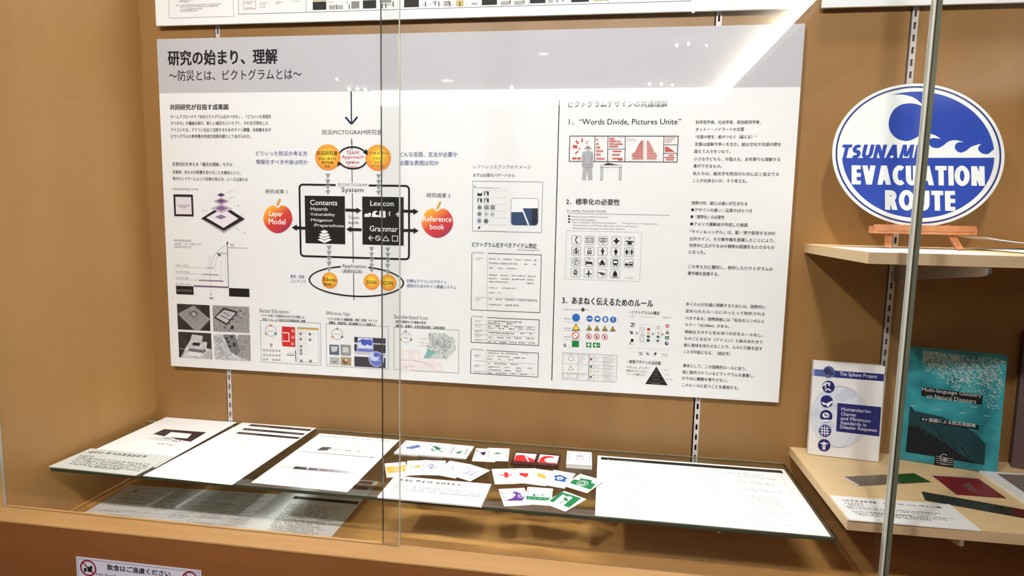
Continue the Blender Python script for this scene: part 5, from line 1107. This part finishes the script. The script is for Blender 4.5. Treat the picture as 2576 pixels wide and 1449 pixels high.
s.end(); s.begin('paper_tab', 'pale paper tab'); s.P([(1425, 560), (1486, 566), (1522, 655), (1450, 645)], (226, 202, 158)); s.end()
s = rflat('folder', 'pale edged grey folder at the right end of the wooden shelf', 'folder', [(2165, 362), (2900, 400), (3500, 880), (2700, 800)], .005)
s.begin('grey_cover', 'grey cover'); s.P([(2275, 382), (2880, 412), (3440, 860), (2870, 790)], (128, 116, 116)); s.end()

def book(name, label, bl, br, H, lean, thick, cov, group=None):
    """book standing on the shelf; bl, br = lower corners of the front cover"""
    bl = Vector(bl); br = Vector(br); Wd = (br - bl); w = Wd.length; Wd.normalize()
    back = Vector((0, 0, 1)).cross(Wd).normalized()
    Hd = (Vector((0, 0, 1)) * math.cos(lean) + back * math.sin(lean)); Td = (back * math.cos(lean) - Vector((0, 0, 1)) * math.sin(lean))
    lift = Vector((0, 0, thick * math.sin(lean) + .0003)); bl = bl + lift
    if H < 0:                      # height read off the photograph: -H is the row of the upper left corner
        top = -H; H = .2
        for _ in range(12): H += (toscreen(bl + Hd * H)[1] - top) * .0009
    root = empty(name, bl); tag(root, label, 'book', group)
    def slab(nm, a0, a1, h0, h1, t0, t1, mat):
        v = [bl + Wd * a + Hd * h + Td * t for h in (h0, h1) for (a, t) in ((a0, t0), (a1, t0), (a1, t1), (a0, t1))]
        return mesh_obj(nm, v, BOXF, mat, root)
    c = .0009
    slab('front_cover', 0, w, 0, H, 0, c, cov); slab('back_cover', 0, w, 0, H, thick - c, thick, cov)
    slab('spine', 0, c, 0, H, c, thick - c, cov); slab('pages', c, w - .003, .0015, H - .0015, c, thick - c, paper('book_pages', (.72, .68, .58, 1), .05))
    s = Sheet(bl + Hd * H, Wd, -Hd, root); s.w = w; s.h = H; s.root = root
    return s
WB = paper('white_cover', (0.78, 0.77, 0.78, 1), .03, .35)
s = book('standing_book', 'white paperback with navy discs and a pale globe on its cover', at(2031.9, 1143.6, 2, WZ), at(2209.3, 1163.5, 2, WZ), -908, .06, .018, WB)
s.zoom(1960, 820, 3.45); NV = (34, 36, 104)
s.begin('title_band', 'blue title band'); s.P([(288, 372), (385, 380), (390, 437), (286, 430)], (150, 162, 206)); s.P([(310, 374), (910, 418), (908, 480), (308, 433)], (84, 96, 160), 1); s.P([(480, 388), (910, 418), (907, 480), (480, 447)], (40, 48, 116), 2); s.P([(700, 402), (910, 418), (907, 480), (700, 464)], NV, 3)
s.end(); s.begin('title_text'); s.T('The Sphere Project', 525, 850, 418, 42, (232, 232, 240), .004, 4); s.end()
s.begin('globe_print', 'pale globe drawing'); LGc = (176, 180, 196)
s.C(522, 790, 240, (214, 218, 232), 1, n=40, ry=265)
for x, y, r_ in [(600, 590, 70), (540, 620, 60), (350, 770, 60), (420, 860, 60), (520, 700, 50)]: s.C(x, y, r_, (198, 204, 222), 2, n=9, ry=r_ * .7)
s.O_(522, 790, 246, 5, LGc, 3, ry=268, n=50); s.O_(522, 790, 130, 3, LGc, 3, ry=268); s.O_(522, 790, 242, 3, LGc, 3, ry=90, n=50); s.O_(522, 790, 205, 3, LGc, 3, ry=262, n=50)
s.end()
s.begin('cover_discs', 'column of navy discs with white symbols')
s.C(430, 400, 52, (84, 94, 140), 5, n=28); s.C(420, 392, 30, (44, 50, 92), 6, n=9); s.C(452, 412, 20, (50, 56, 98), 6, n=9)
for i, (x, y) in enumerate([(428, 528), (413, 655), (408, 782), (398, 910), (390, 1035)]):
    s.C(x, y, 54, NV, 5, n=30)
    W2 = (232, 232, 240)
    if i == 0: s.PL([(382, 520), (405, 492), (440, 498), (430, 520)], 14, W2, 6); s.PL([(400, 560), (425, 545), (448, 562)], 12, W2, 6); s.L(405, 500, 400, 545, 8, W2, 6)
    if i == 1: s.P([(362, 655), (410, 672), (460, 648), (470, 662), (425, 690), (380, 682)], W2, 6); s.P([(425, 668), (458, 660), (430, 700), (412, 702)], W2, 6)
    if i == 2: s.C(405, 775, 30, W2, 6, ry=24); s.P([(358, 810), (455, 815), (420, 832), (385, 830)], W2, 6); s.C(398, 770, 8, NV, 7); s.C(414, 778, 8, NV, 7); s.L(385, 800, 430, 800, 8, NV, 7)
    if i == 3:
        for q in (-26, -4, 18): s.L(x - 44, y + q, x + 40, y + q + 5, 7, W2, 6); s.L(x + q, y - 46, x + q, y + 44, 7, W2, 6)
    if i == 4: s.L(x, y - 34, x - 2, y + 40, 7, W2, 6); s.P([(x - 42, y - 18), (x, y - 28), (x + 42, y - 12), (x, y - 6)], W2, 6); s.O_(x - 2, y + 6, 15, 6, W2, 6, ry=10); s.O_(x - 2, y + 28, 12, 6, W2, 6, ry=9)
s.end()
s.begin('title_box', 'navy title box'); s.P([(507, 668), (886, 704), (868, 958), (494, 914)], NV, 5)
for t, x0, x1, y, h in [('Humanitarian', 540, 796, 718, 30), ('Charter', 537, 670, 760, 30), ('and Minimum', 534, 792, 799, 30), ('Standards in', 532, 756, 837, 30), ('Disaster Response', 528, 848, 878, 38)]: s.T(t, x0, x1, y, h, (226, 226, 236), .006, 6)
s.end(); settle(s.root)

TEAL = None
mt, nt, b = newmat('teal_cover'); N_ = nt.nodes; KK = nt.links
tc = N_.new('ShaderNodeTexCoord'); n = N_.new('ShaderNodeTexNoise'); n.inputs['Scale'].default_value = 26; n.inputs['Detail'].default_value = 5; KK.new(tc.outputs['Object'], n.inputs['Vector'])
r = N_.new('ShaderNodeValToRGB'); r.color_ramp.elements[0].color = rgb(28, 112, 124); r.color_ramp.elements[1].color = rgb(54, 150, 160); r.color_ramp.elements[0].position = .35; r.color_ramp.elements[1].position = .65
KK.new(n.outputs[0], r.inputs[0]); KK.new(r.outputs[0], b.inputs['Base Color']); b.inputs['Roughness'].default_value = .35; TEAL = mt
s = book('standing_book', 'teal book with white sea foam and black title boxes', at(2258.6, 1155.9, 2, WZ), at(2508, 1194, 2, WZ), -872, .07, .020, TEAL)
s.zoom(1960, 820, 3.45)
s.begin('foam_print', 'white foam specks'); rd = random.Random(21)
for i in range(1500):
    t = rd.random(); x = 1240 + 760 * rd.random(); y = 210 + (x - 1240) * .1 + abs(rd.gauss(0, 1)) * (60 + (x - 1240) * .32)
    if y > 240 + (x - 1240) * .62 + 130 or x > 1956 - (y - 250) * .115: continue
    L_ = rd.uniform(5, 24); s.L(x, y, x + L_, y + L_ * rd.uniform(.2, 1.1), rd.uniform(3, 7), rd.choice([(206, 206, 196), (170, 190, 186), (190, 196, 188), (130, 170, 170)]), 1 + i % 2)
for x, y in [(1165, 690), (1380, 722), (1590, 752), (1800, 778), (1690, 700), (1860, 690)]: s.L(x - 28, y, x + 30, y + 6, 8, (150, 184, 184), 2)
s.end()
s.begin('dark_wave_print', 'dark wave picture'); s.P([(1135, 690), (1180, 740), (1290, 760), (1420, 790), (1560, 850), (1690, 920), (1790, 1020), (1782, 1208), (1098, 1092)], (20, 56, 62), 1)
s.P([(1120, 860), (1240, 880), (1340, 960), (1450, 1020), (1560, 1110), (1700, 1190), (1782, 1208), (1098, 1092)], (12, 20, 24), 2)
rd = random.Random(2)
for i in range(60):
    x = rd.uniform(1180, 1640); y = 800 + (x - 1180) * .5 + rd.uniform(0, 60); k_ = rd.uniform(.5, 1); s.PL([(x, y), (x + 30 * k_, y + 50 * k_), (x + 80 * k_, y + 95 * k_)], rd.uniform(3, 7), rd.choice([(28, 70, 78), (16, 40, 46), (34, 80, 86), (10, 22, 26)]), 3)
s.end()
s.begin('title_box', 'black title box'); s.P([(1238, 528), (1768, 600), (1760, 684), (1232, 606)], (12, 14, 16), 4); s.T('Multi-language Glossary', 1240, 1756, 552, 40, (206, 206, 200), .0, 5); s.T('on Natural Disasters', 1282, 1708, 606, 36, (206, 206, 200), .0, 5); s.end()
s.begin('subtitle_box', 'black subtitle box'); s.P([(1227, 788), (1735, 862), (1732, 904), (1225, 822)], (12, 14, 16), 4); s.T('4ヶ国語による防災用語集', 1238, 1708, 806, 32, (206, 210, 206), .008, 5); s.end()
s.begin('cover_emblem', 'black emblem with white waves and sun'); s.P([(1355, 1108), (1518, 1134), (1512, 1250), (1342, 1214)], (14, 14, 16), 5)
for q in range(4): s.PL([(1362, 1130 + q * 18), (1400, 1132 + q * 18), (1440, 1145 + q * 18), (1510, 1152 + q * 18)], 4, (206, 206, 206), 6)
s.O_(1430, 1142, 30, 5, (206, 206, 206), 7, n=16, a0=120, a1=320); s.C(1440, 1158, 20, (150, 150, 150), 7, n=10); s.G(1390, 1196, 1465, 10, (180, 180, 180), 7, 1); s.end(); settle(s.root)
s = book('standing_book', 'dark purple brown book at the right edge of the photo', (2.036, -.034, WZ), (2.215, -.095, WZ), .30, .06, .022, paper('dusky_cover', rgb(92, 70, 72), .06, .5))
s.begin('cover_label', 'pale brown corner patch'); s.poly2([(.004, .004), (.09, .004), (.09, .03), (.004, .03)], (118, 98, 92), 1); s.end(); settle(s.root)

# ------------------------------------------------------------------ upper wooden shelf: papers, easel and sign
UZ = 0.3667
xr = at(2538, 645, 1, -.354).x; xl = at(2190, 634, 1, -.354).x
r = empty('paper_sheet', (xl, -.27, UZ)); tag(r, 'white sheet lying flat along the front of the upper wooden shelf', 'paper')
box('sheet', xl, xr, -.3545, -.17, UZ + .0002, UZ + .0012, M_PAPER, r); settle(r)
r = empty('booklet', (2.0, -.2, UZ)); tag(r, 'open white booklet with a curling page right of the easel', 'booklet')
def curl(nm, x0, x1, y0, y1, fz, th=.0012, n=16):
    v = []; f = []
    for i in range(n + 1):
        t = i / n; x = x0 + (x1 - x0) * t; z = fz(t)
        v += [(x, y0, z), (x, y1, z), (x, y1, z + th), (x, y0, z + th)]
    for i in range(n):
        a = 4 * i; c = a + 4
        f += [(a, a + 1, c + 1, c), (a + 3, c + 3, c + 2, a + 2), (a, c, c + 3, a + 3), (a + 1, a + 2, c + 2, c + 1)]
    f += [(0, 3, 2, 1), (4 * n, 4 * n + 1, 4 * n + 2, 4 * n + 3)]
    return mesh_obj(nm, v, f, M_PAPER, r)
cx0 = at(2452, 620, 1, -.12).x
curl('page', cx0 + .015, 2.35, -.30, -.06, lambda t: UZ + .0016 + .010 * t ** 1.5)
curl('curled_page', cx0, 2.30, -.155, -.055, lambda t: UZ + .012 + .0135 * (1 - min(1, t / .35)) ** 2 + .004 * t)
settle(r)
EZ = wood('easel_wood', rgb(168, 100, 62), rgb(214, 150, 104), (9, 9, 1.2), 9, .5, .4)
e = empty('table_easel', (1.74, -.14, UZ)); tag(e, 'small reddish wooden easel holding the round blue sign', 'easel')
yb = -.168; zb = UZ + .034
s1 = Solid()
xa = at(2186, 577, 1, yb).x; xb = at(2452, 581, 1, yb).x
so = Solid(); so.box(xa, xb, yb - .010, yb + .004, zb - .004, zb + .010); so.build('ledge', EZ, e, .0015)
so = Solid(); so.box(xa + .004, xb - .004, yb - .0125, yb - .0102, zb + .002, zb + .0135); so.build('ledge_lip', EZ, e, .0005)
lx = at(2222, 600, 1, yb + .01).x; rx_ = lx + 2 * (1.742 - lx)
topc = Vector((1.742, -.062, UZ + .20))
for x, xt in ((lx, 1.735), (1.749 * 2 - lx, 1.749)):
    so = Solid(); so.bar((x, yb + .0095 - .022, UZ + .0015), (xt, topc.y, topc.z), .012, .006, Vector((0, -1, .5))); so.build('front_leg', EZ, e, .0008)
so = Solid(); so.bar((1.742 + .05, -.035, UZ + .002), (1.742, topc.y + .008, topc.z - .005), .010, .006, Vector((0, 1, .3))); so.build('rear_leg', EZ, e, .0008)
settle(e)
# sign
bot = Vector((1.7425, yb + .004, zb + .011)); Hs = .292; tilt = math.atan2(.063, .287)
Vd = Vector((0, -math.sin(tilt), -math.cos(tilt)))
cen = bot - Vd * (Hs / 2)
sg = empty('evacuation_sign', cen); tag(sg, 'round blue and white tsunami evacuation route sign leaning on a small easel', 'sign')
Rx, Rz = .158, Hs / 2
nrm = Vd.cross(Vector((1, 0, 0))).normalized(); n = 96
def disc(name, off0, off1, mat, k=1.0):
    v = []
    for o_ in (off0, off1):
        for i in range(n):
            t = 2 * math.pi * i / n; v.append(cen + Vector((1, 0, 0)) * Rx * k * math.cos(t) - Vd * Rz * k * math.sin(t) + nrm * o_)
    return mesh_obj(name, v, [tuple(reversed(range(n))), tuple(range(n, 2 * n))] + [(i, (i + 1) % n, n + (i + 1) % n, n + i) for i in range(n)], mat, sg)
mt, nt, b = newmat('reflective_sheeting'); N_ = nt.nodes; KK = nt.links
vo = N_.new('ShaderNodeTexVoronoi'); vo.inputs['Scale'].default_value = 330; tc = N_.new('ShaderNodeTexCoord'); KK.new(tc.outputs['Object'], vo.inputs['Vector'])
r = N_.new('ShaderNodeValToRGB'); r.color_ramp.elements[0].color = (.66, .69, .68, 1); r.color_ramp.elements[1].color = (.78, .80, .79, 1); KK.new(vo.outputs['Distance'], r.inputs[0]); KK.new(r.outputs[0], b.inputs['Base Color']); b.inputs['Roughness'].default_value = .35
REFW = mt
disc('plate', -.0015, 0, REFW)
SBL = (38, 66, 158); DBL = (34, 44, 110)
s = Sheet(cen, (1, 0, 0), Vd, sg, .0001); s.zoom(1980, 160, 2.787)
def ell(k, m_=96): return [(Rx * k * math.cos(2 * math.pi * i / m_), -Rz * k * math.sin(2 * math.pi * i / m_)) for i in range(m_)]
s.begin('border_ring', 'thin dark blue ring'); s.ring2(ell(.962), ell(.942), DBL, 5); s.end()
s.begin('blue_field', 'blue oval field'); s.poly2(ell(.885), plain('sign_blue', rgb(*SBL), .4), 1); s.end()
s.begin('wave_emblem', 'white curling wave')
wave = [(440, 392), (490, 345), (545, 303), (600, 270), (660, 243), (720, 225), (780, 217), (835, 222), (885, 238), (925, 265), (962, 306), (925, 290), (885, 280), (840, 280), (795, 290), (755, 317), (728, 355), (714, 400), (713, 445), (728, 485), (755, 515), (790, 535), (840, 543), (885, 530), (935, 503), (985, 493), (1035, 502), (1078, 528), (1040, 523), (1010, 525), (995, 545), (1000, 572), (1025, 590), (1060, 592), (1095, 575), (1130, 548), (1180, 537), (1240, 551), (1200, 553), (1177, 572), (1180, 602), (1210, 624), (1250, 614), (1295, 582), (1360, 562), (1340, 588), (1345, 612), (1375, 633), (1412, 632), (1436, 612), (1462, 600), (1466, 640), (1463, 660), (330, 662), (325, 630), (335, 560), (360, 490), (395, 425), (415, 402), (432, 402)]
def smooth(pts, tips, k=5):
    out = []; n_ = len(pts)
    for i in range(n_):
        p1, p2 = pts[i], pts[(i + 1) % n_]; out.append(p1)
        p0 = p1 if p1 in tips else pts[i - 1]; p3 = p2 if p2 in tips else pts[(i + 2) % n_]
        for j in range(1, k):
            t = j / k
            out.append(tuple(.5 * (2 * b_ + (c_ - a_) * t + (2 * a_ - 5 * b_ + 4 * c_ - d_) * t * t + (3 * b_ - a_ - 3 * c_ + d_) * t ** 3) for a_, b_, c_, d_ in zip(p0, p1, p2, p3)))
    return out
s.P(smooth(wave, {(440, 392), (962, 306), (1078, 528), (1240, 551), (1360, 562), (1463, 660), (330, 662), (432, 402)}), REFW, 2); s.end()
def block(s, word, x0, x1, yc, h, col, lay, tw, shear=0.0, widths=None):
    """heavy block capitals drawn as strokes; tw = stroke width as a share of the height"""
    a0, bb = s.p(x0, yc); a1 = s.colx(x1, bb, yc); H = h * s.unit(x0, yc)[1]; t0 = bb - H / 2
    Wd = dict(I=.30, E=.62, T=.74, S=.70, U=.82, N=.86, A=.92, M=1.02, V=.90, C=.78, O=.98, R=.76)
    tot = sum(Wd[c] for c in word) + .10 * (len(word) - 1); k = (a1 - a0) / tot; x = 0.0
    def q(u, v): return (a0 + u * k + shear * H * (.5 - v), t0 + v * H)
    def poly(pts): s.poly2([q(*z) for z in pts], col, lay)
    for c in word:
        w = Wd[c]; t = tw; L = x; R = x + w; hx = t * H / k      # hx = stroke width in u units
        if c in 'IETR' or c in 'N':
            if c != 'T': poly([(L, 0), (L + hx, 0), (L + hx, 1), (L, 1)])
        if c == 'I': R = L + hx
        if c == 'E':
            for v in (0, .5 - t * .42, 1 - t * .84): poly([(L, v), (R, v), (R, v + t * .84), (L, v + t * .84)])
        if c == 'T': poly([(L, 0), (R, 0), (R, t * .9), (L, t * .9)]); m_ = (L + R) / 2; poly([(m_ - hx / 2, 0), (m_ + hx / 2, 0), (m_ + hx / 2, 1), (m_ - hx / 2, 1)])
        if c == 'N': poly([(R - hx, 0), (R, 0), (R, 1), (R - hx, 1)]); poly([(L, 0), (L + hx * 1.05, 0), (R, 1), (R - hx * 1.05, 1)])
        if c == 'M':
            m_ = (L + R) / 2
            poly([(L + .08, 0), (L + .08 + hx * .85, 0), (L + hx * .85, 1), (L, 1)]); poly([(R - .08 - hx * .85, 0), (R - .08, 0), (R, 1), (R - hx * .85, 1)])
            poly([(L + .08, 0), (L + .08 + hx, 0), (m_ + hx * .3, .85), (m_ - hx * .5, .85)]); poly([(R - .08 - hx, 0), (R - .08, 0), (m_ + hx * .5, .85), (m_ - hx * .3, .85)])
        if c in 'AV':
            m_ = (L + R) / 2; f_ = (lambda v: v) if c == 'A' else (lambda v: 1 - v)
            poly([(m_ - hx * .55, f_(0)), (m_ + hx * .55, f_(0)), (L + hx, f_(1)), (L, f_(1))]); poly([(m_ - hx * .55, f_(0)), (m_ + hx * .55, f_(0)), (R, f_(1)), (R - hx, f_(1))])
            if c == 'A': poly([(L + w * .24, .58), (R - w * .24, .58), (R - w * .18, .58 + t * .75), (L + w * .18, .58 + t * .75)])
        def arc(cu, cv, ru, rv, d0, d1, n_=18):
            for i in range(n_):
                e = [math.radians(d0 + (d1 - d0) * (i + j) / n_) for j in (0, 1)]
                poly([(cu + ru * math.cos(e[0]), cv + rv * math.sin(e[0])), (cu + ru * math.cos(e[1]), cv + rv * math.sin(e[1])), (cu + (ru - hx) * math.cos(e[1]), cv + (rv - t) * math.sin(e[1])), (cu + (ru - hx) * math.cos(e[0]), cv + (rv - t) * math.sin(e[0]))])
        if c == 'O': arc((L + R) / 2, .5, w / 2, .52, 0, 360, 36)
        if c == 'C': arc(L + w * .62, .5, w * .62, .52, 52, 308, 28)
        if c == 'U':
            for z in (L, R - hx): poly([(z, 0), (z + hx, 0), (z + hx, .64), (z, .64)])
            arc((L + R) / 2, .64, w / 2, .38, 0, 180)
        if c == 'S':
            m_ = (L + R) / 2; rv = .25 + t / 4
            arc(m_, rv, w * .5, rv, -270, -38, 24); arc(m_, 1 - rv, w * .5, rv, -90, 142, 24)
        if c == 'R':
            arc(L + w * .45, .29, w * .5, .29, -90, 90); poly([(L, 0), (L + w * .46, 0), (L + w * .46, t), (L, t)]); poly([(L, .58 - t), (L + w * .46, .58 - t), (L + w * .46, .58), (L, .58)])
            poly([(L + w * .38, .56), (L + w * .38 + hx, .52), (R + .02, 1), (R - hx * .95, 1)])
        x += w + .10
s.begin('sign_text', 'dark blue word'); block(s, 'TSUNAMI', 380, 925, 616, 97, plain('sign_blue', rgb(*SBL), .4), 3, .25, .22); s.end()
s.begin('sign_text', 'white words'); block(s, 'EVACUATION', 452, 1385, 780, 134, REFW, 3, .245); s.end(); s.begin('sign_text', 'white words'); block(s, 'ROUTE', 686, 1178, 956, 138, REFW, 3, .245); s.end()
settle(sg)

# ------------------------------------------------------------------ notice on the front panel
YF = -.4995
P0 = at(192, 1399.5, 1, YF); P1 = at(507, 1436, 1, YF)
r = empty('notice_sign', (P0.x, YF, P0.z)); tag(r, 'white no food or drink notice stuck on the brown front panel', 'notice')
wN = P1.x - P0.x; box('plate', P0.x, P1.x, YF - .0012, YF, P0.z - .085, P0.z, paper('notice_white', rgb(214, 208, 222), .02, .4), r)
s = Sheet((P0.x, YF - .0012, P0.z), (1, 0, 0), (0, 0, -1), r); s.zoom(160, 1350, 6.44)
s.begin('border'); s.ring2([(.003, .003), (wN - .003, .003), (wN - .003, .082), (.003, .082)], [(.0037, .0037), (wN - .0037, .0037), (wN - .0037, .0813), (.0037, .0813)], (60, 56, 76), 1); s.end()
RN = (134, 20, 28)
for cx_, cy_, lb in [(400, 507, 'left prohibition ring'), (2052, 692, 'right prohibition ring')]:
    s.begin('prohibition_ring', lb); s.O_(cx_, cy_, 118, 24, RN, 3, n=40); s.L(cx_ - 80, cy_ - 82, cx_ + 78, cy_ + 84, 20, RN, 2); s.end()
s.begin('drink_symbol', 'black cup and snack symbol'); s.P([(330, 510), (372, 500), (375, 565), (335, 570)], (30, 26, 30), 4); s.P([(385, 495), (440, 480), (468, 470), (462, 560), (440, 575), (390, 560)], (30, 26, 30), 4); s.L(440, 465, 444, 490, 8, (30, 26, 30), 4); s.end()
s.begin('notice_text'); s.T('飲食はご遠慮ください', 703, 1730, 490, 92, (24, 20, 26), .02, 2); s.T('No food and drink, please', 530, 1500, 607, 44, (40, 36, 44), .008, 2); s.end()
settle(r)
